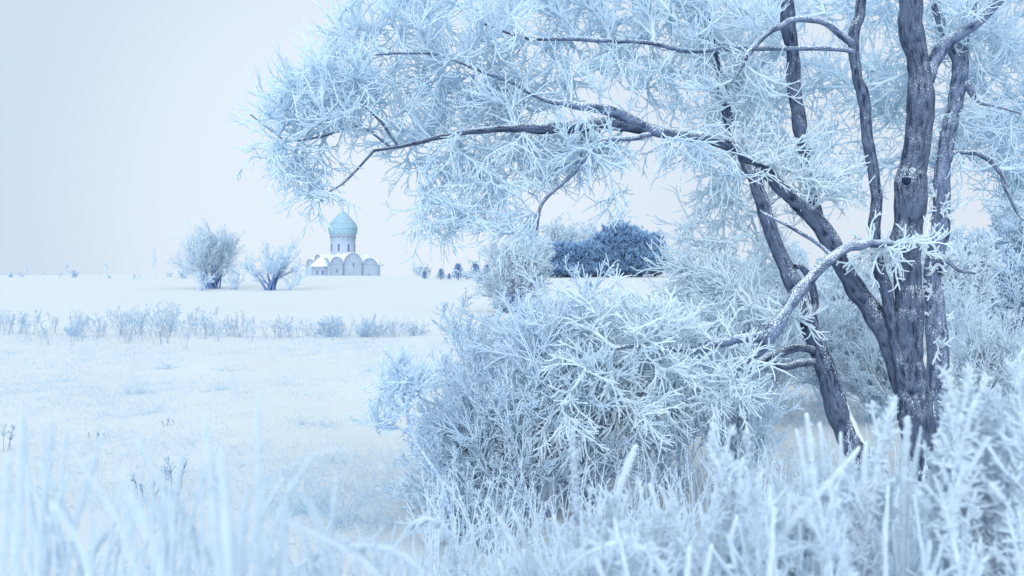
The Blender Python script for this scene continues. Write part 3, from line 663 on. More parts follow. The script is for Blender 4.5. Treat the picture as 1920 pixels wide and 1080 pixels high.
# slender sapling in front
sp = empty('frosted_sapling', (*at(850, 985, 6.8)[:2], float(gz(*at(850, 985, 6.8)[:2]))), 'slender sapling with a fan of antler-like frosted twigs standing out from the shrub', 'sapling')
st = limb([(852, 985, 9, 6.8), (825, 900, 8, 6.8), (798, 855, 7, 6.8), (775, 820, 6, 6.8), (762, 770, 5.5, 6.8), (757, 740, 4.5, 6.8), (748, 700, 3, 6.8), (742, 680, 2.5, 6.8)], step=.03)
m = Mesh(); m.tubes(st[:, :3], st[:, 3], 8, .42, .08); m.build('stem', M['shrub'], sp)
st2 = limb([(775, 820, 5, 6.8), (750, 803, 4, 6.8), (722, 800, 3, 6.8), (695, 795, 2.5, 6.8)], step=.03)
m2 = Mesh(); m2.tubes(st2[:, :3], st2[:, 3], 6, .4); m2.build('side_branch', M['shrub'], sp)
bm, tm, _ = crown([st, st2], cat([targets([(705, 720), (745, 675), (800, 715), (800, 755), (770, 775), (720, 765)], 30, 6.8, .12), targets([(690, 790), (730, 785), (735, 808), (695, 808)], 6, 6.8, .05)]), twr=.0052, ntw=5, twl=(.10, .2), r_in=.0035, side=3, spread=.6, upb=.1)
tm.build('crown', M['shrub'], sp)

# pale thicket further back, left to right
pale = [
 (1010, 690, 13, 190, 260, 'pale airy shrub left in the thicket, its tips below the hanging bough', -.1),
 (1110, 680, 14, 190, 300, 'pale white shrub in front of the two round dark pines', 0),
 (1215, 680, 13, 220, 280, 'pale spiky shrub rising at the right flank of the tallest round pine', .05),
 (1320, 680, 12.5, 250, 280, 'tall pale shrub between the leaning trunk and the round pines', 0),
 (1420, 700, 13, 240, 260, 'pale shrub seen behind the bowed limb', 0),
 (1560, 720, 14, 210, 220, 'pale shrub seen through the gap between the leaning tree and the big trunk', 0),
 (1640, 740, 12.5, 170, 180, 'low pale shrub tucked against the left of the widest trunk', 0),
 (1160, 640, 19, 125, 260, 'faint white shrub at the foot of the round pines', 0),
 (1060, 600, 24, 95, 220, 'faint white shrub just left of the pines foot', 0),
 (1840, 760, 12, 200, 240, 'pale open shrub with dark forked stems right of the rear trunk', .05),
 (1900, 840, 9, 170, 220, 'pale shrub low at the right edge above the tall weeds', 0),
 (1500, 600, 20, 130, 300, 'hazy white shrub deep behind the bent limb', 0),
]
for px, py, d, h, w, lb, ln in pale:
    shrub(px, py, d, lb, h, w, 26, ('pale', 'pale'), (ln, 0), r=.0011*d, tw=.00052*d, lv=(9, 7, 3), rime0=.5, S=6, k=3)
shrub(1835, 690, 14.5, 'slim bare-stemmed young tree right of the rear trunk', 240, 130, 5, ('shrub', 'pale'), (0, 0), r=.028, tw=.0065, lv=(14, 6, 3), rime0=.15, name='frosted_sapling', cat='sapling', S=6)

# ================================================================ PINES
def pine_tufts(C, D, L, blades, r, mesh):
    """needle tufts: every shoot is a short spray of narrow needles"""
    N = len(C)
    d = unit(D[:, None]+rng.standard_normal((N, blades, 3))*.55)
    t = rng.random((N, blades, 1))*.5
    b0 = C[:, None]+D[:, None]*L*t; b1 = b0+d*L*(.5+.5*rng.random((N, blades, 1)))
    s = unit(np.cross(d, rng.standard_normal(d.shape)))*r
    V = np.stack([b0-s, b0+s, b1], 2).reshape(-1, 3); T = np.arange(len(V)).reshape(-1, 3)
    rim = np.repeat(np.clip(.30+.28*d[..., 2]+.1*rng.standard_normal((N, blades)), 0, 1).reshape(-1), 3)
    rim[2::3] += .2
    mesh.add(V, None, rim, tri=T)
def round_pine(px, py, d, wpx, hpx, label, lobes, mats='pine', n=2600, tl=.26):
    b = at(px, py, d); b[2] = gz(b[0], b[1])-.05; root = empty('pine_tree', b, label, 'pine tree')
    s = d/F; m = Mesh(); tr = Mesh(); cr = []
    for (lx, ly, rx, ry, ry2) in lobes:
        c = at(px+lx, py-ly, d+ry2)
        k = int(n*rx*ry/(sum(l[2]*l[3] for l in lobes)))
        v = unit(rng.standard_normal((k, 3))); rad = (.5+.56*rng.random((k, 1))**.5)*(1+.16*np.sin(v[:, :1]*7+lx)*np.sin(v[:, 2:]*8+v[:, 1:2]*6))
        pos = c+v*rad*np.array([rx*s, rx*s*.8, ry*s])
        ok = pos[:, 2] > b[2]+.15; pos = pos[ok]; v = v[ok]
        D = unit(v*.7+np.array([0, 0, .75])+rng.standard_normal(v.shape)*.2)
        pine_tufts(pos, D, tl, 12, tl*.09, m)
        sel = rng.choice(len(pos), min(60, len(pos)), False)
        P0 = np.repeat(np.array([[b[0]+lx*s*.3, c[1], b[2]+.3]]), len(sel), 0)
        h = np.linspace(0, 1, 5)[None, :, None]; Pth = P0[:, None]*(1-h)+pos[sel][:, None]*h; Pth[:, :, 2] += (h[..., 0]*(1-h[..., 0]))*.5*tl*4
        cr.append(Pth)
    tr.tubes(np.array([[b[0], b[1], b[2]-.1], [b[0], b[1], b[2]+hpx*s*.45], [b[0], b[1], b[2]+hpx*s*.8]]), np.array([.16, .12, .04]), 10, .1); tr.build('trunk', M['bark2'], root)
    for c in cr: m.tubes(c, np.linspace(.05, .015, 5)[None]*np.ones((len(c), 1)), 4, .1)
    m.build('crown', M[mats], root)
round_pine(1160, 513, 120, 120, 110, 'tallest round dark blue pine right in the group of dense pines', [(2, 48, 46, 44, 0), (-34, 24, 40, 30, -.8), (30, 36, 38, 40, .5), (14, 20, 52, 28, -.6), (46, 46, 20, 32, 1.2), (-18, 56, 24, 26, .4), (0, 6, 60, 14, -.4)], n=5600, tl=.50)
round_pine(1064, 513, 118, 120, 70, 'lower round dark blue pine on the left of the dense pines', [(-8, 26, 34, 30, 0), (18, 22, 34, 30, -.5), (40, 34, 26, 22, 0), (-36, 14, 26, 18, 0), (-22, 36, 20, 18, .3), (60, 24, 24, 26, .2), (10, 6, 60, 14, -.4)], n=4200, tl=.50)
round_pine(1228, 513, 124, 50, 70, 'narrow dark pine top showing past the right side of the tallest round pine', [(0, 40, 18, 34, 0), (-4, 20, 26, 20, 0)], n=1100, tl=.50)
def small_pine(px, d, hpx, label, wk=.42):
    b = at(px, 520, d); b[2] = gz(b[0], b[1])-.05; root = empty('young_pine', b, label, 'young pine', 'young pines on the crest'); s = d/F; H = hpx*s+ (at(px, 520, d)[2]-b[2])
    t = Mesh(); t.tubes(b+np.array([[0, 0, 0], [0, 0, H*.5], [.02, 0, H*.98]]), np.array([.05, .035, .015]), 6, .1); t.build('trunk', M['bark2'], root)
    m = Mesh(); pos = []; D = []
    for i in range(7):
        z = H*(.12+.12*i); r = H*wk*(1-i/8.)
        for a in np.linspace(0, 6.28, 8)[:-1]+rng.random()*6:
            for q in np.linspace(.25, 1, 5):
                pos.append(b+np.array([math.cos(a)*r*q, math.sin(a)*r*q, z+q*q*H*.10])); D.append([math.cos(a)*.5, math.sin(a)*.5, .9])
    for q in np.linspace(.8, 1, 4): pos.append(b+np.array([0, 0, H*q])); D.append([0, 0, 1])
    pos = np.array(pos)+rng.standard_normal((len(pos), 3))*.03*H
    pine_tufts(pos, unit(np.array(D)), H*.13, 12, H*.010, m); m.build('crown', M['pine'], root)
small_pine(796, 118, 12, 'smallest young pine, only a dark tuft on the crest')
small_pine(827, 116, 16, 'small rounded young pine, second from the church on the crest')
small_pine(859, 114, 25, 'pointed young pine with snow in its lower branches, third from the church')
small_pine(892, 113, 28, 'tallest young pine on the crest with a leading shoot')
small_pine(913, 112, 24, 'young pine on the crest touching the big white shrub')
small_pine(876, 118, 9, 'tiny dark pine seedling between the two tallest young pines')
small_pine(842, 118, 7, 'tiny pine seedling right of the small rounded young pine')

# ================================================================ FAR TREES AND SHRUBS
shrub(400, 541, 78, 'round bushy frosted tree with dark slanting stems left of the church', 118, 132, 34, ('far', 'farhaze'), (-.12, 0), r=.05, tw=.0085, lv=(13, 9, 4), name='frosted_tree', cat='tree', rime0=-.1, S=6, k=3, spread=.72)
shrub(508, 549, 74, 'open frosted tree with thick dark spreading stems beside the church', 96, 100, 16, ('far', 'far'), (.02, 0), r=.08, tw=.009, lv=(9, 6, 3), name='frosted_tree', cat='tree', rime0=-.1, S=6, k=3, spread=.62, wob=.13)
shrub(378, 546, 74, 'low frosted bush at the left foot of the round bushy tree', 44, 60, 12, ('farhaze', 'farhaze'), r=.03, tw=.009, lv=(6, 5, 2), S=5, k=3)
shrub(440, 543, 76, 'fine pale bush between the two frosted trees left of the church', 48, 80, 14, ('farhaze', 'farhaze'), r=.03, tw=.009, lv=(6, 5, 2), S=5, k=3)
shrub(540, 546, 74, 'thin arching bush at the right foot of the open spreading tree', 50, 60, 8, ('far', 'farhaze'), (.3, 0), r=.03, tw=.009, lv=(6, 5, 2), S=5, k=3)
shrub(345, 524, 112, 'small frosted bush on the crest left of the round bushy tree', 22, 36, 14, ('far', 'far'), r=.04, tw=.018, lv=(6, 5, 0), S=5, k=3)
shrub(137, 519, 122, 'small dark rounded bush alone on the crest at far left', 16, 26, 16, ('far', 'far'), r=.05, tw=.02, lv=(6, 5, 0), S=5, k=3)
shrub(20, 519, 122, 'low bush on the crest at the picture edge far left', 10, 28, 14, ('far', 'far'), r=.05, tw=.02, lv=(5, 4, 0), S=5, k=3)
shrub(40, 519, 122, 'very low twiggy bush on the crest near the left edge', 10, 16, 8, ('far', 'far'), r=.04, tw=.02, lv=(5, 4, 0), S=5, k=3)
shrub(110, 522, 118, 'wispy low bush left of the small dark rounded bush', 14, 24, 8, ('farhaze', 'farhaze'), r=.03, tw=.015, lv=(5, 4, 0), S=5, k=3)
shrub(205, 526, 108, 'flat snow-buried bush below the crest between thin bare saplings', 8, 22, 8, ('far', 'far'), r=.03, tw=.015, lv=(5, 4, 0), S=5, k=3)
shrub(255, 526, 108, 'pale low bush below the crest left of the bare sapling', 14, 26, 8, ('farhaze', 'farhaze'), r=.03, tw=.014, lv=(5, 4, 0), S=5, k=3)
shrub(318, 520, 118, 'row of short frosted twigs on the crest right of the bare sapling', 12, 44, 14, ('farhaze', 'farhaze'), r=.03, tw=.015, lv=(4, 3, 0), S=5, k=3)
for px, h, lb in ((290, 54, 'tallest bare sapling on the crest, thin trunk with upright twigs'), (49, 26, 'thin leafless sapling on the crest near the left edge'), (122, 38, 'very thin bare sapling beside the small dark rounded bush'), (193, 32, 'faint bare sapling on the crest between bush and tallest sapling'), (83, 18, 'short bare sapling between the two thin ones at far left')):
    shrub(px, 524, 112, lb, h, h*.5, 1 if h < 50 else 2, ('farhaze', 'farhaze'), r=.035, tw=.014, lv=(14, 3, 0), name='bare_sapling', cat='sapling', spread=.03, S=5, k=3)
shrub(790, 522, 150, 'hazy far bush on the horizon left of the young pines', 24, 80, 20, ('farhaze', 'farhaze'), r=.06, tw=.028, lv=(7, 6, 2), S=5, k=3)
# white big shrub hanging below the bough, in front of the pines
shrub(965, 552, 45, 'big white frosted tree with a dark foot between the young and the round pines', 130, 120, 34, ('pale', 'pale'), (0, 0), r=.05, tw=.013, lv=(12, 9, 4), name='frosted_tree', cat='tree', rime0=-.2, S=6, k=3, spread=.75)
shrub(945, 548, 43, 'dark blue low bush at the foot of the big white tree', 36, 60, 26, ('dry', 'dry'), (0, 0), r=.03, tw=.012, lv=(7, 6, 2), S=5, k=3, rime0=.0)
shrub(1040, 514, 140, 'broad pale frosted tree behind the dense dark pines', 106, 170, 34, ('farhaze', 'farhaze'), (0, 0), r=.12, tw=.038, lv=(11, 9, 3), name='frosted_tree', cat='tree', rime0=.3, S=6, k=3, spread=.85)
shrub(1110, 514, 146, 'second pale frosted tree just visible between the round pines', 90, 150, 26, ('farhaze', 'farhaze'), (0, 0), r=.12, tw=.040, lv=(11, 8, 3), name='frosted_tree', cat='tree', rime0=.3, S=6, k=3, spread=.85)
# right: background wood
wood = [
 (1790, 652, 26, 190, 120, 'frosted tree behind the rear trunk, pale and fine-twigged', 'pale'),
 (1850, 640, 32, 190, 130, 'bluish frosted tree in front of the cottage gable', 'far'),
 (1905, 650, 28, 190, 120, 'dense blue tree with dark double trunk at the right edge', 'far'),
 (1600, 640, 27, 150, 150, 'pale distant tree seen between the leaning limb and the widest trunk', 'pale'),
 (1540, 640, 34, 140, 150, 'bluish distant tree behind the bent limb', 'far'),
 (1450, 600, 40, 130, 160, 'hazy distant tree left of the bent limb', 'farhaze'),
 (1370, 580, 48, 110, 150, 'hazy distant tree right of the round pines', 'farhaze'),
 (1960, 640, 30, 230, 150, 'tall frosted tree cut by the right edge', 'far'),
 (1690, 640, 30, 170, 130, 'pale distant tree hidden partly by the widest trunk', 'pale'),
]
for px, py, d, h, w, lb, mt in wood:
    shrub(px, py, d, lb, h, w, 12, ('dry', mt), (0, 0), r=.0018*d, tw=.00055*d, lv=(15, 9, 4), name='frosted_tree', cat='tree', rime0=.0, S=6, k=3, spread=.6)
shrub(1820, 672, 22, 'knee-high frosted shrub on the snow in front of the cottage trees', 60, 80, 14, ('pale', 'pale'), r=.012, tw=.009, lv=(6, 5, 2), S=5, k=3)
shrub(1900, 715, 15, 'low blue shrub on the snow at the right edge', 50, 60, 14, ('shrub', 'shrub'), r=.010, tw=.006, lv=(6, 5, 2), S=5, k=3)

# cottage behind the right-hand trees
def cottage():
    d = 46; b = at(1895, 600, d); b[2] = gz(b[0], b[1])-.1; root = empty('cottage', b, 'weathered wooden cottage gable with snowy roof half hidden behind the right-hand trees', 'cottage')
    apex = CAMH-(456-HY)/F*d-b[2]; hw = 2.3; eave = apex-1.35; dp = 5.
    m = Mesh(); V = [b+np.array(p) for p in ((-hw, 0, 0), (hw, 0, 0), (hw, 0, eave), (0, 0, apex-.1), (-hw, 0, eave), (-hw, dp, 0), (hw, dp, 0), (hw, dp, eave), (0, dp, apex-.1), (-hw, dp, eave))]
    m.add(np.array(V), [[0, 1, 2, 4], [5, 9, 7, 6], [0, 4, 9, 5], [1, 6, 7, 2]], tri=[[4, 2, 3], [9, 8, 7]]); m.build('wall', M['wood'], root, False)
    r = Mesh()
    for sx in (-1, 1):
        q = [np.array([0, -.4, apex+.1]), np.array([sx*(hw+.5), -.4, eave-.3]), np.array([sx*(hw+.5), dp+.4, eave-.3]), np.array([0, dp+.4, apex+.1])]
        V = [b+p for p in q]+[b+p-np.array([0, 0, .16]) for p in q]
        r.add(np.array(V), [[0, 1, 2, 3], [4, 7, 6, 5], [0, 4, 5, 1], [1, 5, 6, 2], [2, 6, 7, 3]])
    r.build('roof', M['snowcap'], root, False)
    v = Mesh()
    for sx in (-1, 1):
        v.tubes(b+np.array([[0, -.45, apex-.08], [sx*(hw+.5), -.45, eave-.48]]), np.array([.07, .07]), 4)
    v.build('verge_board', M['slate'], root, False)
    w = Mesh(); box(w, b+[0, -.02, eave*.55], (.8, .06, .9)); wo = w.build('window', M['dark'], root, False)
    f = Mesh()
    for dx, dz, sx, sz in ((-.44, 0, .07, 1.04), (.44, 0, .07, 1.04), (0, .49, .81, .07), (0, -.49, .81, .07), (0, 0, .04, .9)): box(f, b+[dx, -.06, eave*.55+dz], (sx, .05, sz))
    f.build('frame', M['trim'], wo, False)
cottage()

# ================================================================ REED LINE AND FIELD PLANTS
def copy_tree(o, loc, rz, sc=1., label=None):
    c = o.copy(); COL.objects.link(c); c.location = [float(v) for v in loc]; c.rotation_euler = (0, 0, rz); c.scale = (sc,)*3
    if label: c['label'] = label
    for ch in o.children:
        k = ch.copy(); COL.objects.link(k); k.parent = c
    return c
def dry_weed(kind, label, group, H=.8):
    m = Mesh(); n = (5, 4, 3, 9)[kind]; b = np.zeros((n, 3))+rng.standard_normal((n, 3))*[.05, .05, 0]
    P, R = grow(b, np.array([0, 0, 1.])+rng.standard_normal((n, 3))*(.16 if kind < 3 else .5), np.full(n, H)*(.6+.5*rng.random(n)), .0042, .0024, 8, .05, .0)
    m.tubes(P, R, 3, .25)
    p0, d, L = branch(P, (6, 9, 3, 5)[kind], .45, 1., .6, .28, .3); Q, RQ = grow(p0, d, L, .003, .0025, 4, .12, .05)
    m.tubes(Q, RQ, 3, .45)
    p0, d, L = branch(Q, 4, .4, 1., .6, .45, .3); Q2, RQ2 = grow(p0, d, L, .0035, .004, 3, .12, .05); m.tubes(Q2, RQ2, 3, .6)
    return tag(m.build('dry_weed', M['dry']), label, 'dry weed', group)
g1 = 'dry weeds along the far edge of the field'
lab1 = 'thin frosted dry weed in the band of weeds across the far edge of the field'
protos = [dry_weed(k, lab1, g1) for k in (0, 1, 2, 3, 0, 1, 3)]
used = set()
for i in range(125):
    u = rng.random(); px = 5+840*u
    if 555 < px < 0: continue
    d = 29.5+rng.standard_normal()*1.5; k = int(rng.integers(0, 7)) if px < 560 or rng.random() < .35 else (3, 6)[int(rng.integers(0, 2))]
    if px < 150 and k in (3, 6) and rng.random() < .6: k = 2
    hs = .55+.35*rng.random()+.35*math.exp(-((px-300)/70)**2)-(.15 if px > 560 else 0)
    x = (px-CX)/F*d; loc = (x, d, float(gz(x, d))-.03)
    if k not in used:
        used.add(k); o = protos[k]; o.location = loc; o.rotation_euler = (0, 0, rng.random()*6.28); o.scale = (hs,)*3
    else: copy_tree(protos[k], loc, rng.random()*6.28, hs)
for k in range(7):
    if k not in used: protos[k].location = (at(100+60*k, 628, 30)[0], 30, 0)
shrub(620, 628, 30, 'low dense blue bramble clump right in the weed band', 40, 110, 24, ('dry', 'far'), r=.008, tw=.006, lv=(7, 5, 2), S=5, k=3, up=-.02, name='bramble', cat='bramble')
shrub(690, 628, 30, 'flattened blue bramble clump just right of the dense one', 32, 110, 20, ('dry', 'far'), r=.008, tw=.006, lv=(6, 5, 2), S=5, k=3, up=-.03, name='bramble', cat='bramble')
shrub(780, 628, 29, 'thin bramble clump where the weed band meets the big shrubs', 34, 100, 16, ('dry', 'farhaze'), r=.008, tw=.006, lv=(6, 5, 2), S=5, k=3, up=-.02, name='bramble', cat='bramble')
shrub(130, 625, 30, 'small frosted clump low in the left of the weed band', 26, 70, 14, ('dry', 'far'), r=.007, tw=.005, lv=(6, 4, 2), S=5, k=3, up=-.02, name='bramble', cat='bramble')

# open-field grass: one ground cover nobody could count
def blades(C, H, lean, n, r, mesh, rime=.5, S=4, k=3):
    N = len(C)*n; b = np.repeat(C, n, 0)+rng.standard_normal((N, 3))*np.array([lean*.25, lean*.25, 0])
    b[:, 2] = gz(b[:, 0], b[:, 1])-.01
    D = np.array([0, 0, 1.])+rng.standard_normal((N, 3))*lean
    P, R = grow(b, D, np.repeat(H, n)*(.5+.7*rng.random(N)), r, r*.5, S+1, .1, -.22)
    mesh.tubes(P, R, k, rime)
m = Mesh()
y = 8+22*rng.random(2600)**.9; x = (rng.random(2600)*900-980+CX*0)/F*y*1.02
keep = (np.sin(x*.9+1.3*y*.35)+np.sin(y*.8-x*.3)+rng.standard_normal(2600)*.6) > -.2; C = np.stack([x, y, x*0], 1)[keep]
blades(C, np.full(len(C), .14)+.07*rng.random(len(C)), .6, 7, .0020, m, .62)
y = 5.5+5*rng.random(60); x = (rng.random(60)*420+480-CX)/F*y; C = np.stack([x, y, x*0], 1)
blades(C, np.full(len(C), .22), .5, 9, .0018, m, .5)
x = rng.random(700)*3.0+3.0; y = 12+15*rng.random(700); C = np.stack([x, y, x*0], 1); blades(C, np.full(len(C), .2), .5, 8, .004, m, .6)
tag(m.build('field_grass', M['dry']), 'thin dry grass blades poking through the snow of the field', 'grass', None, 'stuff')
gt = 'grass tufts on the open snow'
def tuft(px, py, n, H, lean, label, mat='dry', r=.0024, S=6):
    n = int(n*(.5+.6*rng.random())); lean *= 1.35
    d = CAMH*F/(py-HY); x = (px-CX)/F*d; b = np.array([x, d, float(gz(x, d))-.01]); m = Mesh()
    P, R = grow(np.repeat(b[None], n, 0)+rng.standard_normal((n, 3))*[H*.45, H*.3, 0], np.array([0, 0, 1.])+rng.standard_normal((n, 3))*lean, H*(.5+.6*rng.random(n)), r, r*.5, S, .08, -.12)
    m.tubes(P, R, 3, .78); o = m.build('grass_tuft', M[mat], None, True, b); tag(o, label, 'grass tuft', gt)
for t in [(315, 684, 70, .30, .5, 'bluish grass tuft in mid field below the tallest weeds'), (430, 692, 80, .34, .6, 'wide bluish grass tuft right of centre in the open field'),
          (250, 735, 110, .28, .7, 'snow-laden dense grass tuft left in the field'), (410, 732, 70, .22, .7, 'low grass tuft just right of the snow-laden one'),
          (615, 795, 60, .26, .7, 'arching grass tuft near the sapling'), (560, 790, 50, .24, .8, 'arching grass tuft left of the one near the sapling'),
          (625, 864, 60, .16, .6, 'short dark grass tuft below the blurred leaf'), (215, 930, 26, .34, .16, 'cluster of upright dark stalks behind the blurred reeds'),
          (300, 975, 80, .36, .3, 'tall fine grass tuft in the lower left field'), (570, 960, 120, .34, .4, 'leaning blue grass tuft in the lower middle'),
          (665, 985, 110, .34, .4, 'dark blue grass tuft at the edge of the thicket'), (620, 1000, 80, .30, .5, 'sprawling grass tuft just below the leaning blue one'),
          (690, 930, 40, .40, .35, 'twiggy upright tuft left of the shrubs')]:
    tuft(*t)
# little umbel and docks standing alone in the snow
for px, py, H, lb in ((15, 838, .26, 'small frosted umbel plant at the left edge'), (318, 915, .24, 'single dark budded stalk in the snow behind the blurred reeds'), (275, 925, .2, 'single thin stalk left of the dark budded one'), (176, 818, .08, 'tiny twig poking from the snow in the left field'), (315, 795, .1, 'tiny forked stem in the middle of the snow')):
    d = CAMH*F/(py-HY); o = dry_weed(1, lb, None, H); x = (px-CX)/F*d; o.location = (x, d, float(gz(x, d)))

# ================================================================ FOREGROUND WEEDS
WG = 'tall frosted weeds close to the camera'
def weed(pts, d, kind, label, mat='weed', group=WG):
    """pts: photo pixels of the stem from tip downward with widths; it is carried on to the ground"""
    tip = at(pts[0][0], pts[0][1], d); rows = [[*at(px, py, d+.0), w/2/F*d] for px, py, w in pts]
    a, b = np.array(rows[-2]), np.array(rows[-1]); g = float(gz(b[0], b[1])); dirn = unit((b-a)[:3]); dirn[2] = min(dirn[2], -.6); dirn = unit(dirn)
    L = (b[2]-g)/max(.3, -dirn[2]); foot = np.array([*(b[:3]+dirn*L*np.array([.35, .35, 1])), b[3]*.7]); foot[2] = g-.03
    mid = np.array([*((b[:3]*.5+foot[:3]*.5)), b[3]*.85]); rows += [mid, foot]
    rw = np.array([np.array(r, float) for r in rows[::-1]]); ch = np.concatenate([[0], np.cumsum(np.linalg.norm(np.diff(rw[:, :3], axis=0), axis=1))])
    xs = np.linspace(0, ch[-1], int(ch[-1]/.012)); P = np.stack([np.interp(xs, ch, rw[:, q]) for q in range(4)], 1)
    kw = np.hanning(17); kw /= kw.sum(); P = np.stack([np.convolve(np.pad(P[:, q], 8, mode='reflect', reflect_type='odd'), kw, 'valid') for q in range(4)], 1)
    n = len(P); P[:, :3] += np.cumsum(rng.standard_normal((n, 3))*.0005, 0)
    root = empty('frosted_weed', foot[:3], label, 'frosted weed', group)
    dark = kind == 'spike'
    R = P[:, 3]*(.62 if kind != 'leaf' else .9); tl_ = n//3 if kind == 'leaf' else max(4, int(P[-1, 3]/.014*3)); R = R*np.clip((n-np.arange(n)+.6)/tl_, .12, 1)**.6
    m = Mesh(); m.tubes(P[:, :3], R, 9, .42 if dark else .85, .16); m.build('stem', M['stalk' if dark else mat], root)
    top = P[int(n*(.62 if kind == 'plume' else .45)):]
    nb = {'plain': 340, 'spike': 360, 'plume': 250, 'leaf': 30}[kind]
    ii = (rng.random(nb)**.8*(len(top)-1)).astype(int); p0 = top[ii, :3]
    dd = unit(rng.standard_normal((nb, 3))+[0, 0, .5]); w = top[:, 3][ii]
    L = w*{'plain': .75, 'spike': 1.15, 'plume': 1.8, 'leaf': .5}[kind]*(.6+.8*rng.random(nb))
    if kind == 'spike': dd = unit(dd*[1, 1, .5]+[-.35, 0, 0])
    Q, RQ = grow(p0, dd, L, w*.30, w*.16, 4, .2); h = Mesh(); h.tubes(Q, RQ, 4, 1., .15)
    if kind in ('plume',):
        nb = 40; ii = (rng.random(nb)*(len(top)-1)).astype(int); p0 = top[ii, :3]; az = rng.random(nb)*6.28
        dd = np.stack([np.cos(az)*.38, np.sin(az)*.38, np.ones(nb)], 1); w = top[:, 3][ii]
        Q, RQ = grow(p0, dd, .07+.13*rng.random(nb)*(1.3-ii/len(top)), w*.34, w*.26, 8, .08, .04); h.tubes(Q, RQ, 6, 1., .25)
        p1, d1, L1 = branch(Q, 26, .05, 1., .8, .20, .2); Q1, R1 = grow(p1, d1, L1, w.mean()*.17, w.mean()*.12, 3, .2); h.tubes(Q1, R1, 4, 1., .1)
    h.build('leaf' if kind == 'leaf' else 'seed_head', M[mat], root)
    return root
weed([(1077, 800, 16), (1078, 880, 20), (1082, 980, 16), (1085, 1080, 12)], 2.5, 'spike', 'upright frosted spike with a dark stem standing alone before the shrubs')
weed([(1195, 828, 22), (1175, 880, 24), (1152, 950, 30), (1140, 1020, 18)], 2.5, 'plain', 'thick white stalk tilted right beside the lone dark spike')
weed([(1405, 800, 16), (1409, 860, 22), (1414, 930, 14), (1424, 1010, 10)], 2.6, 'spike', 'upright frosted spike with a dark stem right of the tilted thick stalk')
weed([(1359, 856, 18), (1362, 900, 34), (1364, 960, 30), (1370, 1040, 20)], 2.4, 'plume', 'broad blunt white plume just left of the second dark spike')
weed([(937, 962, 18), (955, 1000, 20), (985, 1045, 18)], 2.4, 'plain', 'short white stalk leaning left at the bottom, left one of a crossing pair')
weed([(955, 950, 12), (975, 1000, 16), (1000, 1060, 14)], 2.5, 'plain', 'thin white stalk crossing behind the short leaning one')
weed([(1037, 968, 14), (1046, 1010, 14), (1060, 1060, 12)], 2.4, 'plain', 'short lone white stalk left of the dark-stemmed spike')
weed([(1222, 903, 14), (1235, 940, 22), (1250, 1000, 20)], 2.4, 'plain', 'forked white stalk top below the tilted thick stalk')
weed([(1235, 915, 12), (1255, 960, 16), (1270, 1020, 14)], 2.5, 'plain', 'right prong beside the forked white stalk')
weed([(1512, 778, 18), (1520, 830, 24), (1527, 900, 28), (1532, 1000, 22)], 2.5, 'plain', 'tall white stalk with a club-shaped top in front of the shrub')
weed([(1496, 802, 12), (1508, 850, 18), (1520, 930, 18)], 2.5, 'plain', 'thin white stalk hugging the left of the club-topped one')
weed([(1532, 784, 14), (1538, 840, 18), (1540, 930, 22)], 2.6, 'plain', 'white stalk hugging the right of the club-topped one')
weed([(1582, 806, 12), (1581, 860, 15), (1580, 960, 15)], 2.5, 'plain', 'slim straight white stalk left of the leaning trunk foot')
weed([(1612, 836, 18), (1580, 880, 22), (1530, 930, 26), (1480, 975, 28)], 2.3, 'plain', 'thick white stalk lying diagonally across the others')
weed([(1628, 822, 14), (1626, 870, 20), (1622, 950, 24)], 2.4, 'plain', 'short white stalk in front of the leaning trunk foot')
weed([(1650, 812, 18), (1652, 860, 30), (1640, 930, 30), (1620, 1020, 24)], 2.4, 'plume', 'wide white plume between the leaning foot and the widest trunk')
weed([(1700, 785, 20), (1696, 840, 24), (1694, 920, 26), (1690, 1020, 20)], 2.4, 'plain', 'tall white stalk overlapping the left edge of the widest trunk')
weed([(1728, 796, 12), (1722, 840, 13), (1712, 900, 14), (1705, 1000, 14)], 2.4, 'plain', 'slim hooked white stalk crossing the widest trunk')
weed([(1751, 898, 14), (1748, 950, 18), (1744, 1020, 18)], 2.4, 'plain', 'short white stalk at the foot of the widest trunk')
weed([(1805, 752, 22), (1803, 810, 40), (1800, 880, 46), (1795, 980, 34)], 2.2, 'plume', 'tallest fluffy white plume right of the trunks')
weed([(1830, 800, 14), (1842, 860, 30), (1850, 940, 30)], 2.3, 'plume', 'fluffy plume leaning just right of the tallest one')
weed([(1770, 835, 12), (1775, 890, 26), (1780, 960, 26)], 2.3, 'plume', 'fluffy plume just left of the tallest one')
weed([(1895, 812, 18), (1890, 870, 34), (1885, 950, 34)], 2.2, 'plume', 'fluffy plume near the right edge, shorter than its neighbour')
weed([(1912, 738, 22), (1910, 800, 34), (1908, 900, 34)], 2.1, 'plume', 'tall fluffy plume cut by the right edge')
weed([(1872, 845, 14), (1868, 900, 24), (1865, 980, 24)], 2.3, 'plume', 'low fluffy plume filling the gap near the right edge')
weed([(1478, 925, 12), (1475, 970, 18), (1470, 1040, 18)], 2.3, 'plain', 'stubby white stalk below the second dark spike')
weed([(1670, 900, 12), (1668, 960, 18), (1665, 1040, 18)], 2.2, 'plain', 'stubby white stalk below the wide plume')
weed([(1300, 935, 12), (1310, 980, 18), (1318, 1050, 18)], 2.3, 'plain', 'stubby white stalk between forked stalk and broad plume')
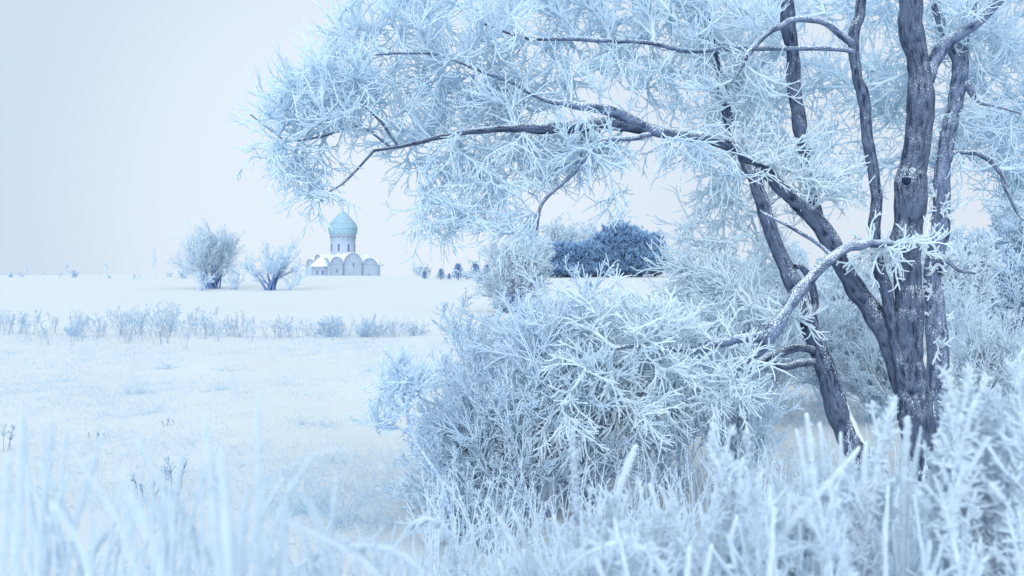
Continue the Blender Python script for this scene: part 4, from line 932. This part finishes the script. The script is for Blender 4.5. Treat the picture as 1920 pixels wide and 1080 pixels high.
# blurred ones on the left, very near
for t in [
 ([(52, 768, 18), (50, 860, 16), (44, 980, 14), (40, 1080, 12)], 1.15, 'plain', 'tallest blurred pale stalk in the left corner group'),
 ([(64, 790, 8), (66, 880, 8), (70, 1000, 9)], 1.3, 'plain', 'thin blurred stalk hugging the tallest one of the left corner'),
 ([(32, 778, 7), (40, 860, 9), (46, 980, 10)], 1.25, 'plain', 'thin blurred stalk left of the tallest one in the corner'),
 ([(20, 842, 20), (14, 930, 18), (8, 1060, 14)], 1.05, 'plain', 'broad blurred stalk at the extreme left edge'),
 ([(128, 790, 8), (121, 860, 9), (114, 940, 9), (108, 1000, 8)], 1.6, 'plain', 'darker straight stalk with a crisp line among the blurred ones'),
 ([(108, 795, 13), (98, 880, 13), (84, 980, 12)], 1.2, 'plain', 'blurred stalk leaning away from the dark straight one'),
 ([(208, 810, 9), (196, 850, 16), (170, 930, 15), (150, 1010, 14)], 1.25, 'plain', 'blurred stalk tilted right with a pointed tip'),
 ([(130, 858, 14), (180, 920, 18), (230, 990, 18)], 1.1, 'leaf', 'blurred pale leaf slanting down to the right'),
 ([(262, 828, 10), (295, 880, 13), (325, 950, 13), (350, 1030, 12)], 1.3, 'plain', 'long blurred stalk slanting down to the right'),
 ([(222, 862, 8), (262, 930, 20), (300, 1010, 22)], 1.0, 'leaf', 'wide blurred leaf below the long slanting stalk'),
 ([(373, 765, 14), (380, 830, 16), (386, 900, 22), (392, 1000, 20)], 1.1, 'plain', 'blurred stalk with a thick middle left of the straight tall one'),
 ([(486, 750, 13), (487, 830, 14), (486, 920, 14), (484, 1060, 16)], 1.15, 'plain', 'tallest straight blurred stalk in the lower middle left'),
 ([(420, 850, 20), (430, 930, 30), (435, 1030, 34)], 1.0, 'plain', 'broad blurred stalk between the pale plume and the straight tall stalk'),
 ([(652, 845, 7), (600, 856, 13), (545, 872, 10), (505, 888, 6), (490, 930, 6)], 1.25, 'leaf', 'blurred leaf stretching right from the straight tall stalk'),
 ([(520, 950, 16), (600, 985, 18), (680, 1025, 16), (730, 1060, 14)], 1.2, 'leaf', 'blurred white leaf slanting low to the right'),
 ([(235, 940, 26), (262, 985, 30), (290, 1050, 30)], .95, 'leaf', 'broad blurred leaf low in the left group'),
 ([(92, 960, 26), (130, 985, 30), (160, 1040, 30)], 1.0, 'leaf', 'broad pale blurred leaf in the bottom left corner'),
 ([(540, 975, 10), (545, 1020, 22), (548, 1070, 24)], 1.2, 'plain', 'small blurred stalk at the bottom right of the tall straight one'),
 ([(460, 905, 10), (452, 960, 24), (448, 1050, 26)], 1.15, 'plain', 'blurred stalk leaning on the tall straight one'),
]: weed([(a_, b_, w_*1.12) for a_, b_, w_ in t[0]], *t[1:], mat='bluew')
lab2 = 'thick white frosted stalk among the massed ones low in the right foreground'
for i in range(40):
    px = 1110+850*rng.random(); py = 900+100*rng.random()+max(0, 1500-px)*.12; ww = 13+13*rng.random(); sl = rng.standard_normal()*.16-.05
    weed([(px, py, ww*.75), (px-sl*50, py+50, ww), (px-sl*150, py+150, ww*.9)], 1.9+.8*rng.random(), 'plume' if rng.random() < .35 else 'plain', lab2, group='massed frosted stalks in the right foreground')
lab3 = 'short blurred pale stalk among the massed ones low in the left foreground'
for i in range(48):
    px = -20+640*rng.random(); py = 850+140*rng.random(); ww = 10+13*rng.random(); sl = rng.standard_normal()*.45
    weed([(px, py, ww*.6), (px-sl*40-6*sl, py+45, ww), (px-sl*90, py+130, ww*.9)], 1.15+.6*rng.random(), 'leaf' if rng.random() < .4 else 'plain', lab3, mat='bluew', group='massed blurred stalks in the left foreground')
# arching snow-laden stems in the bottom middle
def arch(rows, d, label, n=16, mat='weed'):
    a = [[*at(px, py, d), w*.34/2/F*d] for px, py, w in rows]; e = np.array(a[-1]); g = float(gz(e[0], e[1])); a.append([e[0]+.02, e[1], g-.03, e[3]*.8])
    rw = np.array([np.array(r, float) for r in a]); ch = np.concatenate([[0], np.cumsum(np.linalg.norm(np.diff(rw[:, :3], axis=0), axis=1))])
    xs = np.linspace(0, ch[-1], int(ch[-1]/.012)); P = np.stack([np.interp(xs, ch, rw[:, q]) for q in range(4)], 1)
    kw = np.hanning(13); kw /= kw.sum(); P = np.stack([np.convolve(np.pad(P[:, q], 6, mode='reflect', reflect_type='odd'), kw, 'valid') for q in range(4)], 1); P[:, 3] = np.abs(P[:, 3])
    root = empty('arching_weed', P[-1, :3], label, 'arching weed', None)
    m = Mesh(); m.tubes(P[:, :3], P[:, 3], 9, .95, .14); m.build('stem', M[mat], root)
    k = int(len(P)*.6); hp = P[:k]; nb = n*22; ii = rng.integers(0, k, nb); p0 = hp[ii, :3]
    Q, RQ = grow(p0, unit(rng.standard_normal((nb, 3))+[0, 0, -.35]), .015+.045*rng.random(nb), hp[ii, 3]*.45, hp[ii, 3]*.28, 5, .2, -.1); h = Mesh(); h.tubes(Q, RQ, 5, 1., .15)
    h.build('seed_head', M[mat], root)
arch([(765, 1000, 16), (775, 975, 22), (800, 965, 22), (830, 985, 20), (850, 1020, 16), (860, 1080, 12)], 3.0, 'drooping snow-laden seed head bowed left in the bottom middle')
arch([(890, 1000, 8), (910, 985, 9), (940, 990, 9), (965, 1015, 9), (975, 1060, 8)], 4.2, 'small frosted stem bowed left under the big shrub')
arch([(1000, 990, 7), (1020, 975, 8), (1045, 985, 8), (1060, 1020, 8)], 4.4, 'small frosted stem bowed beneath the dark foot of the shrub')
arch([(560, 1060, 26), (620, 1025, 34), (700, 1020, 34), (770, 1040, 28), (800, 1080, 22)], 1.7, 'thick blurred snow-covered stem arching low across the bottom')
arch([(1080, 1050, 20), (1150, 1010, 28), (1220, 1030, 28), (1260, 1080, 20)], 2.0, 'snow-covered stem arching low at the bottom right of centre')
arch([(1460, 1040, 16), (1510, 1020, 20), (1570, 1025, 18), (1600, 1060, 14)], 2.2, 'snow-covered leaf arching low beneath the diagonal stalk')

# dense frosted undergrowth around the feet of the weeds: uncountable
def under(n, x0, x1, d0, d1, H, r, lean, mat, label, top=None, hz=.35):
    px = x0+(x1-x0)*rng.random(n); d = d0+(d1-d0)*rng.random(n); x = (px-CX)/F*d
    b = np.stack([x, d, gz(x, d)-.02], 1); L = H*(1-hz+hz*rng.random(n))
    if top is not None: L = np.minimum(L, (CAMH-(np.interp(px, *top)-HY)/F*d)*(.8+.2*rng.random(n)))
    P, R = grow(b, np.array([0, 0, 1.])+rng.standard_normal((n, 3))*[lean, lean, .05], L, r*(.7+.6*rng.random(n)), r*.55, 12, .05, -.012)
    m = Mesh(); m.tubes(P, R, 5, .72+.25*rng.random(n), .16)
    p0, dd, L1 = branch(P, 9, .45, 1., .5, .09, .2); Q, RQ = grow(p0, dd, L1, r*.6, r*.42, 4, .18, .02); m.tubes(Q, RQ, 4, .95, .1)
    tag(m.build('frosted_undergrowth', M[mat]), label, 'undergrowth', None, 'stuff')
prof = ([900, 1000, 1100, 1200, 1300, 1400, 1500, 1600, 1700, 1800, 1920, 2000], [1075, 1040, 1020, 1010, 980, 960, 930, 925, 930, 890, 860, 850])
under(430, 1040, 2050, 2.1, 3.2, 1.40, .0105, .12, 'weed', 'dense white frosted stems filling the bottom right corner', prof)
under(560, 900, 2100, 3.2, 5.0, 1.15, .0085, .14, 'weed', 'white frosted undergrowth below the trees behind the tall plumes', ([900, 1100, 1400, 1600, 2000], [1030, 960, 920, 900, 850]))
under(620, 800, 1750, 5.2, 8.3, .62, .0045, .14, 'weed', 'fine upright frosted stems at the foot of the shrubs')
under(560, -120, 760, 1.1, 2.6, 1.6, .0040, .10, 'bluew', 'blurred pale stems filling the bottom left corner', ([-80, 0, 200, 300, 420, 560, 760], [900, 900, 950, 960, 930, 980, 1020]))
under(620, 440, 1180, 1.8, 3.2, 1.3, .005, .20, 'weed', 'low tangle of white stems along the bottom middle', ([480, 600, 1150], [1010, 1020, 1020]))

# ================================================================ CAMERA, SKY, SUN
cam = bpy.data.cameras.new('camera'); co = bpy.data.objects.new('camera', cam); COL.objects.link(co)
co.location = (0, 0, CAMH); co.rotation_euler = (math.radians(90), 0, 0)
cam.sensor_width = 36; cam.lens = 36*F/1920; cam.shift_y = -(540-HY)/1920; cam.clip_start = .05; cam.clip_end = 9000
cam.dof.use_dof = True; cam.dof.focus_distance = 13.; cam.dof.aperture_fstop = 4.3
SC.camera = co

w = bpy.data.worlds.new('World'); SC.world = w; w.use_nodes = True; n = w.node_tree.nodes; l = w.node_tree.links
bg = n['Background']; bg.inputs[1].default_value = .1
EL, AZ = math.radians(18), math.radians(194)
sky = n.new('ShaderNodeTexSky'); sky.sky_type = 'NISHITA'; sky.sun_disc = False; sky.sun_elevation = EL; sky.sun_rotation = AZ
sky.air_density = 1.; sky.dust_density = 1.; sky.ozone_density = 2.
tc = n.new('ShaderNodeTexCoord'); sx = n.new('ShaderNodeSeparateXYZ'); l.new(tc.outputs['Generated'], sx.inputs[0])
# overcast veil: a warm pale glow low on the right, bluer to the left and upward
mp = n.new('ShaderNodeMapRange'); mp.inputs[1].default_value = -.5; mp.inputs[2].default_value = .28; l.new(sx.outputs[0], mp.inputs[0])
c1 = n.new('ShaderNodeMixRGB'); c1.inputs[1].default_value = (6.1, 7.45, 8.9, 1); c1.inputs[2].default_value = (7.45, 8.25, 9.3, 1); l.new(mp.outputs[0], c1.inputs[0])
no = n.new('ShaderNodeTexNoise'); no.inputs['Scale'].default_value = 1.6; no.inputs['Detail'].default_value = 3; l.new(tc.outputs['Generated'], no.inputs['Vector'])
c2 = n.new('ShaderNodeMixRGB'); c2.blend_type = 'MULTIPLY'; c2.inputs[0].default_value = 1
ze = n.new('ShaderNodeMapRange'); ze.inputs[1].default_value = .3; ze.inputs[2].default_value = .9; l.new(sx.outputs[2], ze.inputs[0])
c0 = n.new('ShaderNodeMixRGB'); c0.inputs[2].default_value = (12.2, 13.9, 14.9, 1); l.new(ze.outputs[0], c0.inputs[0])
gl = n.new('ShaderNodeVectorMath'); gl.operation = 'DOT_PRODUCT'; gd = Vector((-.13, 1, .055)).normalized(); gl.inputs[1].default_value = gd; l.new(tc.outputs['Generated'], gl.inputs[0])
gm = n.new('ShaderNodeMapRange'); gm.interpolation_type = 'SMOOTHERSTEP'; gm.inputs[1].default_value = .945; gm.inputs[2].default_value = 1.0; l.new(gl.outputs['Value'], gm.inputs[0])
cg = n.new('ShaderNodeMixRGB'); cg.inputs[2].default_value = (7.9, 8.8, 9.8, 1); l.new(gm.outputs[0], cg.inputs[0]); l.new(c1.outputs[0], cg.inputs[1]); l.new(cg.outputs[0], c0.inputs[1]); l.new(c0.outputs[0], c2.inputs[1])
mr = n.new('ShaderNodeMapRange'); mr.inputs[3].default_value = .95; mr.inputs[4].default_value = 1.05; l.new(no.outputs['Fac'], mr.inputs[0])
cc = n.new('ShaderNodeCombineXYZ'); [l.new(mr.outputs[0], cc.inputs[i]) for i in range(3)]; l.new(cc.outputs[0], c2.inputs[2])
c3 = n.new('ShaderNodeMixRGB'); c3.inputs[0].default_value = .99; l.new(sky.outputs[0], c3.inputs[1]); l.new(c2.outputs[0], c3.inputs[2]); l.new(c3.outputs[0], bg.inputs[0])
sun = bpy.data.lights.new('sun', 'SUN'); sun.energy = 2.8; sun.angle = math.radians(35); sun.color = (.97, .99, 1)
so = bpy.data.objects.new('sun', sun); COL.objects.link(so)
dv = Vector((math.sin(AZ)*math.cos(EL), math.cos(AZ)*math.cos(EL), math.sin(EL)))
so.rotation_euler = dv.to_track_quat('Z', 'Y').to_euler()
SC.view_settings.view_transform = 'Standard'; SC.view_settings.look = 'None'; SC.view_settings.exposure = 0
SC.render.engine = 'CYCLES'; SC.cycles.max_bounces = 8; SC.cycles.diffuse_bounces = 7; SC.cycles.glossy_bounces = 1; SC.cycles.transmission_bounces = 6
SC.cycles.use_adaptive_sampling = True; SC.cycles.adaptive_threshold = .02
tot = sum(len(o.data.polygons) for o in SC.objects if o.type == 'MESH'); print('faces', tot)
